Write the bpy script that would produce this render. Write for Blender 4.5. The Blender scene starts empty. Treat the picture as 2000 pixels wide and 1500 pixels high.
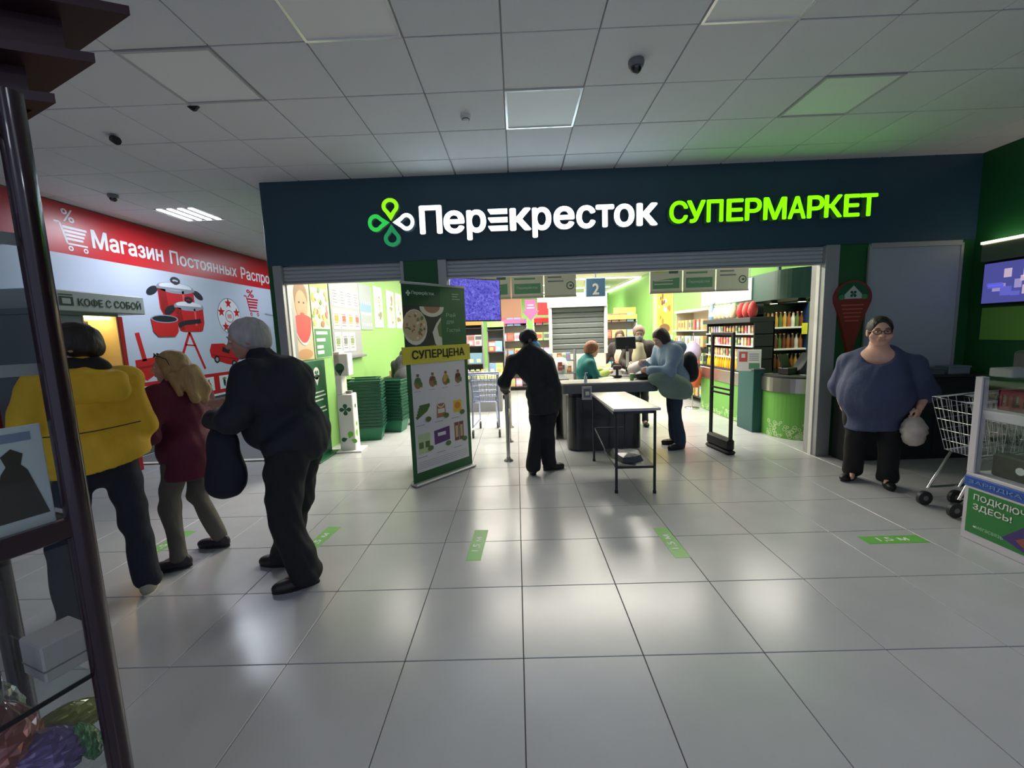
import bpy, math, random
import numpy as np
from mathutils import Matrix, Vector
from mathutils.geometry import delaunay_2d_cdt
random.seed(7)
PI = math.pi
SC = bpy.context.scene
COL = SC.collection

# ---------------------------------------------------------------- camera
cam = bpy.data.cameras.new('camera'); cam_o = bpy.data.objects.new('camera', cam); COL.objects.link(cam_o)
cam.sensor_width = 36.0; cam.lens = 14.678; cam.clip_start = 0.05
_p, _y, _r = 0.121308, -0.0140513, -0.0352896
_f = Vector((math.sin(_y)*math.cos(_p), math.cos(_y)*math.cos(_p), -math.sin(_p)))
_rt = Vector((math.cos(_y), -math.sin(_y), 0)); _up = _rt.cross(_f)
_r2 = _rt*math.cos(_r) + _up*math.sin(_r); _u2 = -_rt*math.sin(_r) + _up*math.cos(_r)
cam_o.matrix_world = Matrix(((_r2.x, _u2.x, -_f.x, 0), (_r2.y, _u2.y, -_f.y, 0), (_r2.z, _u2.z, -_f.z, 1.6229), (0, 0, 0, 1)))
SC.camera = cam_o

# ---------------------------------------------------------------- world, exposure
w = bpy.data.worlds.new('world'); SC.world = w; w.use_nodes = True
w.node_tree.nodes['Background'].inputs[0].default_value = (0.50, 0.58, 0.86, 1)
w.node_tree.nodes['Background'].inputs[1].default_value = 0.55
SC.view_settings.view_transform = 'Standard'; SC.view_settings.look = 'None'
SC.view_settings.exposure = 0.22; SC.view_settings.gamma = 1.0; SC.view_settings.use_curve_mapping = False

def srgb(c):
    return tuple(((v/255)/12.92 if v/255 <= 0.04045 else ((v/255+0.055)/1.055)**2.4) for v in c)

def area(name, loc, sx, sy, power, color, rot=(0, 0, 0)):
    l = bpy.data.lights.new(name, 'AREA'); l.shape = 'RECTANGLE'; l.size = sx; l.size_y = sy
    l.energy = power; l.color = color
    o = bpy.data.objects.new(name, l); COL.objects.link(o); o.location = loc; o.rotation_euler = rot
    return o
COOL = (0.80, 0.87, 1.0); WARM = (1.0, 0.945, 0.83)
# store ceiling lighting (rows of lamps under the store ceiling)
for yy, pw in ((7.1, 230), (9.6, 280), (13.0, 310), (17.5, 310)):
    area('store_light', (0.9, yy, 3.3), 4.6, 0.5, pw, WARM)
area('produce_light', (-1.9, 6.6, 3.3), 1.2, 1.6, 58, WARM)
area('bar_light', (4.4, 6.9, 3.3), 1.0, 1.6, 70, WARM)
# mall ceiling panels behind the camera that are switched on
for xx, yy, pw in ((-2.4, -1.2, 8), (1.2, -1.2, 8), (-0.6, -3.0, 12), (3.2, -2.2, 24)):
    area('mall_light', (xx, yy, 3.38), 0.58, 0.58, pw, COOL)
area('corridor_light', (-4.6, 6.2, 3.36), 0.5, 0.6, 36, (0.82, 0.88, 1.0))
area('corridor_light', (-4.3, 9.2, 3.36), 0.5, 0.6, 26, (0.82, 0.88, 1.0))

# ---------------------------------------------------------------- materials
MATS = {}
def mat(name, rgb, rough=0.5, metal=0.0, var=0.0, vscale=6.0, bump=0.0, bscale=60.0, emit=None, estr=0.0, trans=0.0, alpha=1.0, spec=0.5, coat=0.0, stretch=None):
    if name in MATS: return MATS[name]
    m = bpy.data.materials.new(name); m.use_nodes = True; nt = m.node_tree
    b = nt.nodes['Principled BSDF']; c = srgb(rgb) + (1,)
    b.inputs['Base Color'].default_value = c; b.inputs['Roughness'].default_value = rough
    b.inputs['Metallic'].default_value = metal; b.inputs['Specular IOR Level'].default_value = spec
    b.inputs['Coat Weight'].default_value = coat
    if trans: b.inputs['Transmission Weight'].default_value = trans; b.inputs['IOR'].default_value = 1.45
    if alpha < 1: b.inputs['Alpha'].default_value = alpha
    if emit: b.inputs['Emission Color'].default_value = srgb(emit) + (1,); b.inputs['Emission Strength'].default_value = estr
    if var or bump:
        tc = nt.nodes.new('ShaderNodeTexCoord'); mp = nt.nodes.new('ShaderNodeMapping')
        nt.links.new(tc.outputs['Object'], mp.inputs[0])
        if stretch: mp.inputs['Scale'].default_value = stretch
    if var:
        n = nt.nodes.new('ShaderNodeTexNoise'); n.inputs['Scale'].default_value = vscale; n.inputs['Detail'].default_value = 4
        nt.links.new(mp.outputs[0], n.inputs['Vector'])
        r = nt.nodes.new('ShaderNodeMapRange'); r.inputs[1].default_value = 0.3; r.inputs[2].default_value = 0.7
        r.inputs[3].default_value = 1-var; r.inputs[4].default_value = 1+var
        nt.links.new(n.outputs['Fac'], r.inputs[0])
        v = nt.nodes.new('ShaderNodeVectorMath'); v.operation = 'SCALE'; v.inputs[0].default_value = c[:3]
        nt.links.new(r.outputs[0], v.inputs['Scale']); nt.links.new(v.outputs[0], b.inputs['Base Color'])
    if bump:
        n2 = nt.nodes.new('ShaderNodeTexNoise'); n2.inputs['Scale'].default_value = bscale; n2.inputs['Detail'].default_value = 3
        nt.links.new(mp.outputs[0], n2.inputs['Vector'])
        bp = nt.nodes.new('ShaderNodeBump'); bp.inputs['Strength'].default_value = bump; bp.inputs['Distance'].default_value = 0.01
        nt.links.new(n2.outputs['Fac'], bp.inputs['Height']); nt.links.new(bp.outputs[0], b.inputs['Normal'])
    MATS[name] = m
    return m
def glass(name, tint=(248, 251, 251), fac=0.04):
    if name in MATS: return MATS[name]
    m = bpy.data.materials.new(name); m.use_nodes = True; nt = m.node_tree; nt.nodes.clear()
    o = nt.nodes.new('ShaderNodeOutputMaterial'); t = nt.nodes.new('ShaderNodeBsdfTransparent'); g = nt.nodes.new('ShaderNodeBsdfGlossy')
    t.inputs[0].default_value = srgb(tint)+(1,); g.inputs['Roughness'].default_value = 0.04
    f = nt.nodes.new('ShaderNodeLayerWeight'); f.inputs[0].default_value = 0.25
    pw = nt.nodes.new('ShaderNodeMath'); pw.operation = 'POWER'; pw.inputs[1].default_value = 2.0; nt.links.new(f.outputs['Facing'], pw.inputs[0])
    a = nt.nodes.new('ShaderNodeMath'); a.operation = 'MULTIPLY_ADD'; a.inputs[1].default_value = 0.5; a.inputs[2].default_value = fac
    nt.links.new(pw.outputs[0], a.inputs[0])
    mx = nt.nodes.new('ShaderNodeMixShader'); nt.links.new(a.outputs[0], mx.inputs[0])
    nt.links.new(t.outputs[0], mx.inputs[1]); nt.links.new(g.outputs[0], mx.inputs[2]); nt.links.new(mx.outputs[0], o.inputs[0])
    MATS[name] = m
    return m
def emis(name, rgb, s):
    return mat(name, rgb, 0.4, emit=rgb, estr=s)

XZ = Matrix(((1, 0, 0, 0), (0, 0, 1, 0), (0, 1, 0, 0), (0, 0, 0, 1)))
# ---------------------------------------------------------------- objects
def tag(o, label=None, cat=None, group=None, kind=None):
    if label: o['label'] = label
    if cat: o['category'] = cat
    if group: o['group'] = group
    if kind: o['kind'] = kind
    return o
def thing(name, label, cat, loc=(0, 0, 0), rz=0.0, group=None):
    o = bpy.data.objects.new(name, None); COL.objects.link(o); o.empty_display_size = 0.1
    o.location = loc; o.rotation_euler = (0, 0, rz)
    return tag(o, label, cat, group)
def link_mesh(name, me, parent=None):
    o = bpy.data.objects.new(name, me); COL.objects.link(o)
    if parent: o.parent = parent
    return o
def dup(root, loc, rz=None, label=None, group=None):
    r = root.copy(); COL.objects.link(r); r.location = loc
    if rz is not None: r.rotation_euler = (0, 0, rz)
    if label: r['label'] = label
    if group: r['group'] = group
    for ch in list(root.children):
        c = ch.copy(); COL.objects.link(c); c.parent = r
        for g in ch.children:
            d = g.copy(); COL.objects.link(d); d.parent = c
    return r

class MB:
    """Collects shapes with materials into one mesh."""
    def __init__(s): s.v = []; s.f = []; s.m = []; s.ml = []; s.sm = []
    def mi(s, m):
        if m not in s.ml: s.ml.append(m)
        return s.ml.index(m)
    def add(s, vs, fs, m, smooth=False):
        b = len(s.v); s.v += [tuple(x) for x in vs]; i = s.mi(m)
        for f in fs: s.f.append([b+k for k in f]); s.m.append(i); s.sm.append(smooth)
    def box(s, x0, y0, z0, x1, y1, z1, m, bev=0.0, M=None):
        if x0 > x1: x0, x1 = x1, x0
        if y0 > y1: y0, y1 = y1, y0
        if z0 > z1: z0, z1 = z1, z0
        e = min(bev, (x1-x0)*.45, (y1-y0)*.45, (z1-z0)*.45)
        if e <= 0:
            vs = [(x, y, z) for x in (x0, x1) for y in (y0, y1) for z in (z0, z1)]
            fs = [(0, 1, 3, 2), (4, 6, 7, 5), (0, 4, 5, 1), (2, 3, 7, 6), (0, 2, 6, 4), (1, 5, 7, 3)]
        else:
            vs = []; ix = {}
            for a in (0, 1):
                for b in (0, 1):
                    for c in (0, 1):
                        X, Y, Z = (x0, x1)[a], (y0, y1)[b], (z0, z1)[c]
                        sx, sy, sz = (1, -1)[a]*e, (1, -1)[b]*e, (1, -1)[c]*e
                        for k, P in enumerate(((X, Y+sy, Z+sz), (X+sx, Y, Z+sz), (X+sx, Y+sy, Z))):
                            ix[(a, b, c, k)] = len(vs); vs.append(P)
            fs = []
            q = ((0, 0), (1, 0), (1, 1), (0, 1))
            for a in (0, 1):
                fs.append([ix[(a, u, v, 0)] for u, v in q]); fs.append([ix[(u, a, v, 1)] for u, v in q]); fs.append([ix[(u, v, a, 2)] for u, v in q])
            for u in (0, 1):
                for v in (0, 1):
                    fs.append([ix[(0, u, v, 1)], ix[(1, u, v, 1)], ix[(1, u, v, 2)], ix[(0, u, v, 2)]])
                    fs.append([ix[(u, 0, v, 0)], ix[(u, 1, v, 0)], ix[(u, 1, v, 2)], ix[(u, 0, v, 2)]])
                    fs.append([ix[(u, v, 0, 0)], ix[(u, v, 1, 0)], ix[(u, v, 1, 1)], ix[(u, v, 0, 1)]])
            for k in ix:
                if k[3] == 0: fs.append([ix[k[:3]+(0,)], ix[k[:3]+(1,)], ix[k[:3]+(2,)]])
            cx = Vector(((x0+x1)/2, (y0+y1)/2, (z0+z1)/2)); out = []
            for f in fs:
                a, b, c = (Vector(vs[f[k]]) for k in (0, 1, 2)); n = (b-a).cross(c-a)
                out.append(f if n.dot((a+b+c)/3-cx) > 0 else f[::-1])
            fs = out
        if M is not None: vs = [tuple(M @ Vector(v)) for v in vs]
        s.add(vs, fs, m)
    def tube(s, pts, r, m, n=8, cap=True):
        pts = [Vector(p) for p in pts]; rs = r if isinstance(r, (list, tuple)) else [r]*len(pts)
        vs = []; fs = []; prev = None
        for i, p in enumerate(pts):
            d = (pts[min(i+1, len(pts)-1)]-pts[max(i-1, 0)]).normalized()
            if prev is None:
                h = Vector((0, 0, 1)) if abs(d.z) < .9 else Vector((1, 0, 0)); u = d.cross(h).normalized()
            else:
                u = (prev-d*prev.dot(d)).normalized()
            prev = u; v = d.cross(u)
            for k in range(n):
                a = 2*PI*k/n; vs.append(p+(u*math.cos(a)+v*math.sin(a))*rs[i])
        for i in range(len(pts)-1):
            for k in range(n):
                fs.append((i*n+k, i*n+(k+1) % n, (i+1)*n+(k+1) % n, (i+1)*n+k))
        s.add(vs, fs, m, True)
        if cap:
            s.add(vs[:n], [tuple(range(n))[::-1]], m); s.add(vs[-n:], [tuple(range(n))], m)
    def lathe(s, prof, m, c=(0, 0, 0), n=16, smooth=True, sx=1, sy=1):
        vs = []; fs = []
        for r, z in prof:
            for k in range(n):
                a = 2*PI*k/n; vs.append((c[0]+r*sx*math.cos(a), c[1]+r*sy*math.sin(a), c[2]+z))
        for i in range(len(prof)-1):
            for k in range(n): fs.append((i*n+k, i*n+(k+1) % n, (i+1)*n+(k+1) % n, (i+1)*n+k))
        s.add(vs, fs, m, smooth)
        if prof[0][0] > 1e-4: s.add(vs[:n], [tuple(range(n))[::-1]], m)
        if prof[-1][0] > 1e-4: s.add(vs[-n:], [tuple(range(n))], m)
    def prism(s, poly, z0, z1, m, M=None, smooth=False):
        n = len(poly); vs = [(x, y, z0) for x, y in poly]+[(x, y, z1) for x, y in poly]
        if M is not None: vs = [tuple(M @ Vector(v)) for v in vs]
        s.add(vs, [(k, (k+1) % n, n+(k+1) % n, n+k) for k in range(n)], m, smooth)
        s.add(vs, [tuple(range(n))[::-1], tuple(range(n, 2*n))], m)
    def quad(s, a, b, c, d, m): s.add([a, b, c, d], [(0, 1, 2, 3)], m)
    def mesh(s, name):
        me = bpy.data.meshes.new(name); me.from_pydata(s.v, [], s.f)
        for m in s.ml: me.materials.append(m)
        me.polygons.foreach_set('material_index', s.m); me.polygons.foreach_set('use_smooth', s.sm)
        me.update(); return me
    def build(s, name, parent=None): return link_mesh(name, s.mesh(name), parent)

# flat lettering: outlines of a built-in font turned into a triangle mesh
_TX = {}
def text_geo(st, bold=0.0, depth=0.0):
    k = (st, bold, depth)
    if k in _TX: return _TX[k]
    cu = bpy.data.curves.new('t', 'FONT'); cu.body = st; cu.resolution_u = 4; cu.fill_mode = 'NONE'
    o = bpy.data.objects.new('t', cu); COL.objects.link(o)
    dg = bpy.context.evaluated_depsgraph_get(); ev = o.evaluated_get(dg); me = ev.to_mesh()
    pts = [Vector((q.co.x, q.co.y)) for q in me.vertices]; ed = [tuple(e.vertices) for e in me.edges]
    ev.to_mesh_clear(); bpy.data.objects.remove(o); bpy.data.curves.remove(cu)
    ov, oe, of = delaunay_2d_cdt(pts, ed, [], 0, 1e-5)[:3]
    A = np.array([[pts[i].x, pts[i].y] for i, _ in ed]); B = np.array([[pts[j].x, pts[j].y] for _, j in ed]); f = []
    for t in of:   # keep the triangles that lie inside the outline (even-odd rule)
        c = sum((ov[i] for i in t), Vector((0, 0)))/len(t)
        hit = ((A[:, 1] > c.y) != (B[:, 1] > c.y)); dy = np.where(hit, B[:, 1]-A[:, 1], 1)
        if np.sum(hit & (c.x < (B[:, 0]-A[:, 0])*(c.y-A[:, 1])/dy+A[:, 0])) % 2: f.append(tuple(t))
    n = len(ov); v = np.array([(q.x, q.y, depth) for q in ov])
    if depth:
        cnt = {}
        for t in f:
            for i in range(len(t)): cnt[(t[i], t[(i+1) % len(t)])] = 1
        bd = [e for e in cnt if (e[1], e[0]) not in cnt]
        v = np.concatenate([v, v*np.array([1, 1, -1])]); f = f+[(j, i, i+n, j+n) for i, j in bd]
    if bold:   # heavier weight: overlapping copies of the outline pushed outwards
        vs, fs = [v], list(f); n = len(v)
        for i in range(8):
            a = 2*PI*i/8; vs.append(v+np.array([bold*math.cos(a), bold*.8*math.sin(a), 0])); fs += [tuple(q+n*(i+1) for q in p) for p in f]
        v = np.concatenate(vs); f = fs
    _TX[k] = (v, f); return _TX[k]

class Print:
    """Flat print on a plane: origin + u*U + v*V, layers stand off by a fraction of a millimetre along the normal."""
    def __init__(s, o, U, V, step=0.0008):
        s.o = Vector(o); s.U = Vector(U).normalized(); s.V = Vector(V).normalized(); s.N = s.U.cross(s.V); s.mb = MB(); s.step = step
    def P(s, u, v, l=1): return s.o+s.U*u+s.V*v+s.N*(s.step*l)
    def poly(s, pts, m, l=1): s.mb.add([s.P(u, v, l) for u, v in pts], [tuple(range(len(pts)))], m)
    def rect(s, u0, v0, u1, v1, m, l=1): s.poly([(u0, v0), (u1, v0), (u1, v1), (u0, v1)], m, l)
    def ell(s, u, v, a, b, m, l=1, n=20, rot=0.0, a0=0, a1=2*PI):
        c, d = math.cos(rot), math.sin(rot)
        pts = []
        for k in range(n):
            t = a0+(a1-a0)*k/(n if a1-a0 > 6.28 else n-1); x, y = a*math.cos(t), b*math.sin(t); pts.append((u+x*c-y*d, v+x*d+y*c))
        s.poly(pts, m, l)
    def strip(s, pts, wd, m, l=1):
        for (a, b), (c, d) in zip(pts, pts[1:]):
            L = math.hypot(c-a, d-b) or 1; nx, ny = -(d-b)/L*wd/2, (c-a)/L*wd/2
            s.poly([(a+nx, b+ny), (a-nx, b-ny), (c-nx, d-ny), (c+nx, d+ny)], m, l)
    def ring(s, u, v, a, b, wd, m, l=1, n=20):
        for k in range(n):
            t0, t1 = 2*PI*k/n, 2*PI*(k+1)/n
            s.poly([(u+a*math.cos(t0), v+b*math.sin(t0)), (u+a*math.cos(t1), v+b*math.sin(t1)), (u+(a-wd)*math.cos(t1), v+(b-wd)*math.sin(t1)), (u+(a-wd)*math.cos(t0), v+(b-wd)*math.sin(t0))], m, l)
    def text(s, st, u, v, wd, h, m, l=1, bold=0.0):
        g, f = text_geo(st, bold); x0, x1, y0, y1 = g[:, 0].min(), g[:, 0].max(), g[:, 1].min(), g[:, 1].max()
        sx = wd/(x1-x0); sy = h/(y1-y0)
        n = len(g)//9 if bold else len(g)
        s.mb.add([s.P(u+(g[i, 0]-x0)*sx, v+(g[i, 1]-y0)*sy, l+.35*(i//n)) for i in range(len(g))], f, m)
    def build(s, name, parent=None): return s.mb.build(name, parent)
    def leaf(s, u, v, L, ang, m, l=1, hole=None):
        # drop-shaped petal pointing at (u,v)
        pts = []
        for k in range(18):
            t = PI*0.25+(2*PI-PI*0.5)*k/17
            pts.append((L*0.62+L*0.36*math.cos(PI+t), L*0.36*math.sin(PI+t)))
        pts.append((0, 0)); c, d = math.cos(ang), math.sin(ang)
        s.poly([(u+x*c-y*d, v+x*d+y*c) for x, y in pts], m, l)
        if hole:
            s.poly([(u+(L*.28+x*.52)*c-y*.5*d, v+(L*.28+x*.52)*d+y*.5*c) for x, y in pts], hole, l+1)
# ================================================================ materials of the place
m_tile = mat('floor_tile', (180, 181, 184), 0.24, var=0.04, vscale=3, bump=0.05, bscale=9)
m_grout = mat('grout', (95, 92, 88), 0.8)
m_ceil = mat('ceiling_tile', (226, 226, 228), 0.9, bump=0.25, bscale=220)
m_tbar = mat('ceiling_grid', (196, 196, 196), 0.6)
m_fascia = mat('fascia_teal', (46, 78, 94), 0.42, var=0.03)
m_dgreen = mat('dark_green', (24, 92, 44), 0.5)
m_green = mat('bright_green', (138, 186, 106), 0.5)
m_alu = mat('aluminium', (172, 174, 174), 0.4, metal=0.3)
m_shut = mat('shutter_grey', (186, 192, 196), 0.45, metal=0.1)
m_door = mat('grey_panel', (164, 174, 180), 0.5)
m_white = mat('white', (232, 230, 224), 0.5)
m_black = mat('black', (18, 19, 21), 0.45)
m_dark = mat('dark_grey', (48, 50, 53), 0.5)
m_mid = mat('mid_grey', (120, 122, 125), 0.5)
m_steel = mat('brushed_steel', (185, 183, 176), 0.28, metal=0.9, bump=0.05, bscale=30, stretch=(1, 20, 20))
m_chrome = mat('chrome', (210, 210, 208), 0.16, metal=1.0)
m_red = mat('poster_red', (196, 34, 44), 0.35)
m_poster = mat('poster_pale_blue', (196, 204, 226), 0.3)
m_plinth = mat('plinth_grey', (112, 114, 118), 0.6)
m_cream = mat('store_ceiling', (226, 220, 204), 0.9)
m_text = mat('print_dark', (44, 52, 50), 0.5)
m_lgreen = mat('logo_green', (120, 200, 60), 0.5)
m_yellow = mat('print_yellow', (226, 208, 56), 0.5)
m_glass = glass('clear_glass')

# ================================================================ shell
XL, XR, YF, HC = -5.6, 5.3, 5.0, 3.435
FX, FY = -0.017, 1.915
CX, CY = -0.03, 2.78
b = MB(); b.box(XL, -4, -0.12, XR, 5.6, -0.012, m_grout); b.box(-2.85, 5.6, -0.12, XR, 21, -0.012, m_grout)
b.box(XL, 5.6, -0.12, -2.95, 14, -0.004, m_plinth)
floor = tag(b.build('floor'), 'pale grey tiled floor of the mall passage and store', kind='structure')
tb = MB(); tb.box(-.298, -.298, -.011, .298, .298, 0, m_tile, 0.002); tme = tb.mesh('tile')
rest = MB(); n = 0
for i in range(-10, 10):
    for j in range(-10, 41):
        x0, y0 = FX+.6*i, FY+.6*j
        xa, xb = max(x0, XL), min(x0+.6, XR)
        lim = 26
        if y0 > 5.4 and xb < -2.6: continue
        if xb-xa < .05: continue
        ya, yb = y0, y0+.6
        full = xb-xa > .599
        near = (-2 <= j <= 5 and y0 < 5.4) or (6 <= j <= 12 and -2.5 < x0 < 3.6)
        if near and n < 296:
            if full: o = link_mesh('floor_tile', tme, floor)
            else:
                q = MB(); q.box(xa-x0-.3+.002, -.298, -.011, xb-x0-.3-.002, .298, 0, m_tile, .002); o = link_mesh('floor_tile', q.mesh('tile_cut'), floor)
            o.location = (x0+.3, y0+.3, 0); n += 1
        else:
            rest.box(xa+.002, ya+.002, -.011, xb-.002, yb-.002, 0, m_tile)
tag(rest.build('tile_field', floor), kind='stuff')
tr = MB(); tr.box(XL, 5.55, -.004, -2.95, 5.62, 0.012, m_white, .004); tag(tr.build('trim_1'), 'white threshold strip across the grey side corridor', kind='structure')

# mall ceiling with lay-in tiles
PAN = {(0, 1): 'b', (-2, 0-1): 'b', (-4, 0): 'p', (2, -1): 'b', (4, 1): 'p'}
b = MB(); b.box(XL, -4, HC+.02, XR, 5.05, HC+.1, m_tbar); b.box(XL, 5.05, HC+.02, -2.89, 14, HC+.1, m_tbar)
ceiling = tag(b.build('ceiling'), 'suspended ceiling of large pale square tiles', kind='structure')
cb = MB(); cb.box(-.2955, -.2955, 0, .2955, .2955, .018, m_ceil, .003); cme = cb.mesh('ceiling_tile')
LIT = (-8, 5)
grid = MB(); crest = MB()
for i in range(-10, 10):
    for j in range(-11, 19):
        x0, y0 = CX+.6*i, CY+.6*j
        xa, xb = max(x0, XL), min(x0+.6, XR if y0 < 4.9 else -2.89)
        ya, yb = y0, min(y0+.6, 14)
        if y0 < 5.0 < y0+.6 and x0 > -2.95: yb = 5.02; xb = min(x0+.6, XR)
        if xb-xa < .06 or yb-ya < .03: continue
        if (i, j) in PAN or (i, j) == LIT: continue
        if j < -5:
            crest.box(xa+.006, ya+.006, HC, xb-.006, yb-.006, HC+.02, m_ceil); continue
        if xb-xa > .599 and yb-ya > .599:
            o = link_mesh('ceiling_tile', cme, ceiling); o.location = (x0+.3, y0+.3, HC+random.uniform(-.001, .002))
        else:
            q = MB(); q.box(xa-x0-.3+.006, ya-y0-.3+.006, 0, xb-x0-.3-.006, yb-y0-.3-.006, .018, m_ceil, .004)
            o = link_mesh('ceiling_tile', q.mesh('ceiling_tile_cut'), ceiling); o.location = (x0+.3, y0+.3, HC)
tag(crest.build('ceiling_tile_field', ceiling), kind='stuff')

# facade: fascia, green piers, frames
b = MB()
b.box(-2.89, YF, 2.5, XR, YF+.25, HC+.02, m_fascia, .004)
wf = tag(b.build('wall_front'), 'dark teal fascia band above the store entrance', kind='structure')
b = MB()
for x0, x1 in ((-2.89, -2.83), (-1.29, -.89), (3.76, 4.10), (5.13, XR)):
    q = MB(); q.box(x0, YF+.01, 0, x1, YF+.24, 2.5, m_dgreen); q.build('pier', wf)
q = MB(); q.box(-2.89, YF+.25, 0, -2.83, 20.5, 3.42, m_green); tag(q.build('wall_partition'), 'partition between side corridor and store', kind='structure')
def frame(x0, x1, name, label):
    q = MB(); q.box(x0, YF-.01, 0, x1, YF+.22, 2.5, m_alu, .004)
    xi = x1 if x0 < 2 else x0
    q.box(xi-.012, YF+.06, 0, xi+.012, YF+.12, 2.49, m_white, .003)
    return tag(q.build(name), label, kind='structure')
frame(-2.83, -2.73, 'trim_2', 'aluminium guide rail left of the produce opening')
frame(-1.33, -1.29, 'trim_3', 'aluminium guide rail left of the green pier')
frame(-.89, -.79, 'trim_4', 'aluminium guide rail right of the green pier')
frame(3.60, 3.76, 'trim_5', 'tall aluminium guide rail right of the main opening')
def shutter(x0, x1, label):
    t = thing('roller_shutter', label, 'shutter', ((x0+x1)/2, YF, 2.3)); L = (x1-x0)/2
    for k in range(4):
        q = MB(); z = .012+k*.047
        pr = [(-.0, z), (-.012, z+.010), (-.014, z+.024), (-.010, z+.038), (0, z+.045), (.02, z+.045), (.02, z)]
        q.prism([(y, zz) for y, zz in pr], -L, L, m_shut, M=Matrix(((0, 0, 1, 0), (1, 0, 0, .06), (0, 1, 0, 0), (0, 0, 0, 1))), smooth=False)
        q.build('slat', t)
    q = MB(); q.box(-L, .03, -.012, L, .10, .012, m_alu, .004); q.build('bottom_bar', t)
shutter(-2.73, -1.33, 'grey roller shutter rolled up over the narrow produce opening')
shutter(-.79, 3.60, 'wide grey roller shutter rolled up over the main entrance')
q = MB(); q.box(4.10, YF-.015, 0.0, 5.13, YF+.2, 2.47, m_door, .004)
q.box(4.10, YF-.03, 2.44, 5.13, YF, 2.5, m_alu, .004); q.box(4.08, YF-.025, 0, 4.11, YF, 2.47, m_alu); q.box(5.12, YF-.025, 0, 5.15, YF, 2.47, m_alu)
tag(q.build('door_1'), 'closed plain grey panel door right of the entrance', kind='structure')

q = MB(); q.box(XR, -4, 0, XR+.1, 26, HC+.02, m_dgreen); tag(q.build('wall_right'), 'dark green side wall at the right', kind='structure')
q = MB(); q.box(XL-.1, -4, 0, XL, 14, HC+.02, m_plinth); tag(q.build('wall_left'), 'long side wall on the left carrying the red sale mural', kind='structure')
q = MB(); q.box(XL-.1, 14, 0, -2.89, 14.1, HC+.02, m_plinth); tag(q.build('wall_back'), 'grey end wall of the side corridor', kind='structure')

# store shell
q = MB(); q.box(-2.89, 5.25, 3.40, XR, 26, 3.5, m_cream); tag(q.build('ceiling_store'), 'cream ceiling of the supermarket hall', kind='structure')
q = MB(); q.box(-2.89, 20.5, 0, XR, 20.6, 3.42, m_green); tag(q.build('wall_store_back'), 'green end wall of the supermarket', kind='structure')
q = MB(); q.box(4.35, 8.4, 0, 4.45, 26, 3.42, m_green); q.box(4.45, 8.4, 0, XR, 8.5, 3.42, m_green)
q.box(XR-.02, 5.25, 0, XR, 8.4, 3.42, m_green)
tag(q.build('wall_store_right'), 'bright green wall along the right of the store', kind='structure')
# ================================================================ ceiling fixtures
m_pan = mat('led_diffuser_off', (240, 240, 238), 0.45)
m_panf = mat('led_frame_white', (250, 250, 248), 0.22, metal=.35)
m_tube = emis('tube_lit', (240, 246, 255), 9.0)
PL = {(0, 1): 'switched-off square ceiling panel with a bright white rim above the clover logo',
      (-2, -1): 'switched-off ceiling panel with bright rim cut by the top edge, left of centre',
      (-4, 0): 'dull square ceiling panel without bright rim, nearest the stepped dark canopy',
      (2, -1): 'switched-off ceiling panel at the top edge, right of centre',
      (4, 1): 'greenish switched-off ceiling panel in front of the green lettering end'}
for (i, j), k in PAN.items():
    t = thing('ceiling_light', PL[(i, j)], 'ceiling light', (CX+.6*i+.3, CY+.6*j+.3, HC))
    fm = m_panf if k == 'b' else mat('led_frame_dull', (190, 190, 188), .6)
    q = MB(); wd = .018
    for (x0, y0, x1, y1) in ((-.297, -.297, .297, -.297+wd), (-.297, .297-wd, .297, .297), (-.297, -.297+wd, -.297+wd, .297-wd), (.297-wd, -.297+wd, .297, .297-wd)):
        q.box(x0, y0, -.008, x1, y1, .02, fm)
    q.build('frame', t)
    q = MB(); q.box(-.28, -.28, 0, .28, .28, .018, m_pan); q.build('diffuser', t)
# LED bars that are actually on, over the viewer (outside the frame) share the louvre design
def louvre(x, y, label):
    t = thing('ceiling_light', label, 'ceiling light', (x, y, HC))
    q = MB(); q.box(-.297, -.297, .004, .297, .297, .03, m_mid); q.build('housing', t)
    for k in range(4):
        q = MB(); xx = -.215+.143*k; q.box(xx-.032, -.28, -.006, xx+.032, .28, .004, m_tube, .004); q.build('tube', t)
louvre(CX+.6*-8+.3, CY+.6*5+.3, 'lit louvre ceiling lamp with four bright tubes over the side corridor')
louvre(CX+.6*-8+.3, CY+.6*11+.3, 'small bright lit lamp far down the side corridor')
# detectors and cameras
def dome(x, y, label, dark=True):
    t = thing('dome_camera', label, 'camera', (x, y, HC))
    q = MB(); q.lathe([(.052, 0), (.055, -.012), (.05, -.035), (.042, -.042)], m_mid if dark else m_white, n=20); q.build('base', t)
    q = MB(); q.lathe([(.04, -.04), (.038, -.055), (.028, -.072), (.012, -.082), (0, -.084)], mat('smoked_dome', (20, 22, 26), .08, coat=1) if dark else m_white, n=20); q.build('lens_dome', t)
    return t
dome(.88, 3.1, 'dark dome camera on the ceiling above the word ending in the white sign')
dome(-4.77, 5.19, 'dome camera on the ceiling near the left end of the red mural')
t = thing('smoke_detector', 'small white smoke detector left of the bright rimmed panel', 'detector', (-.36, 3.72, HC))
q = MB(); q.lathe([(.045, 0), (.045, -.015), (.03, -.024), (.03, -.04), (.02, -.046), (0, -.047)], m_white, n=18); q.build('housing', t)
q = MB(); q.lathe([(.031, -.03), (.034, -.033), (.031, -.036)], m_dark, n=18); q.build('sensor_ring', t)
t = thing('spotlight', 'small black tilted ceiling spot above the left corridor', 'spotlight', (-3.43, 3.81, HC))
q = MB(); q.tube([(-.03, .02, 0), (0, 0, -.03)], .01, m_black); q.build('stem', t)
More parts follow.
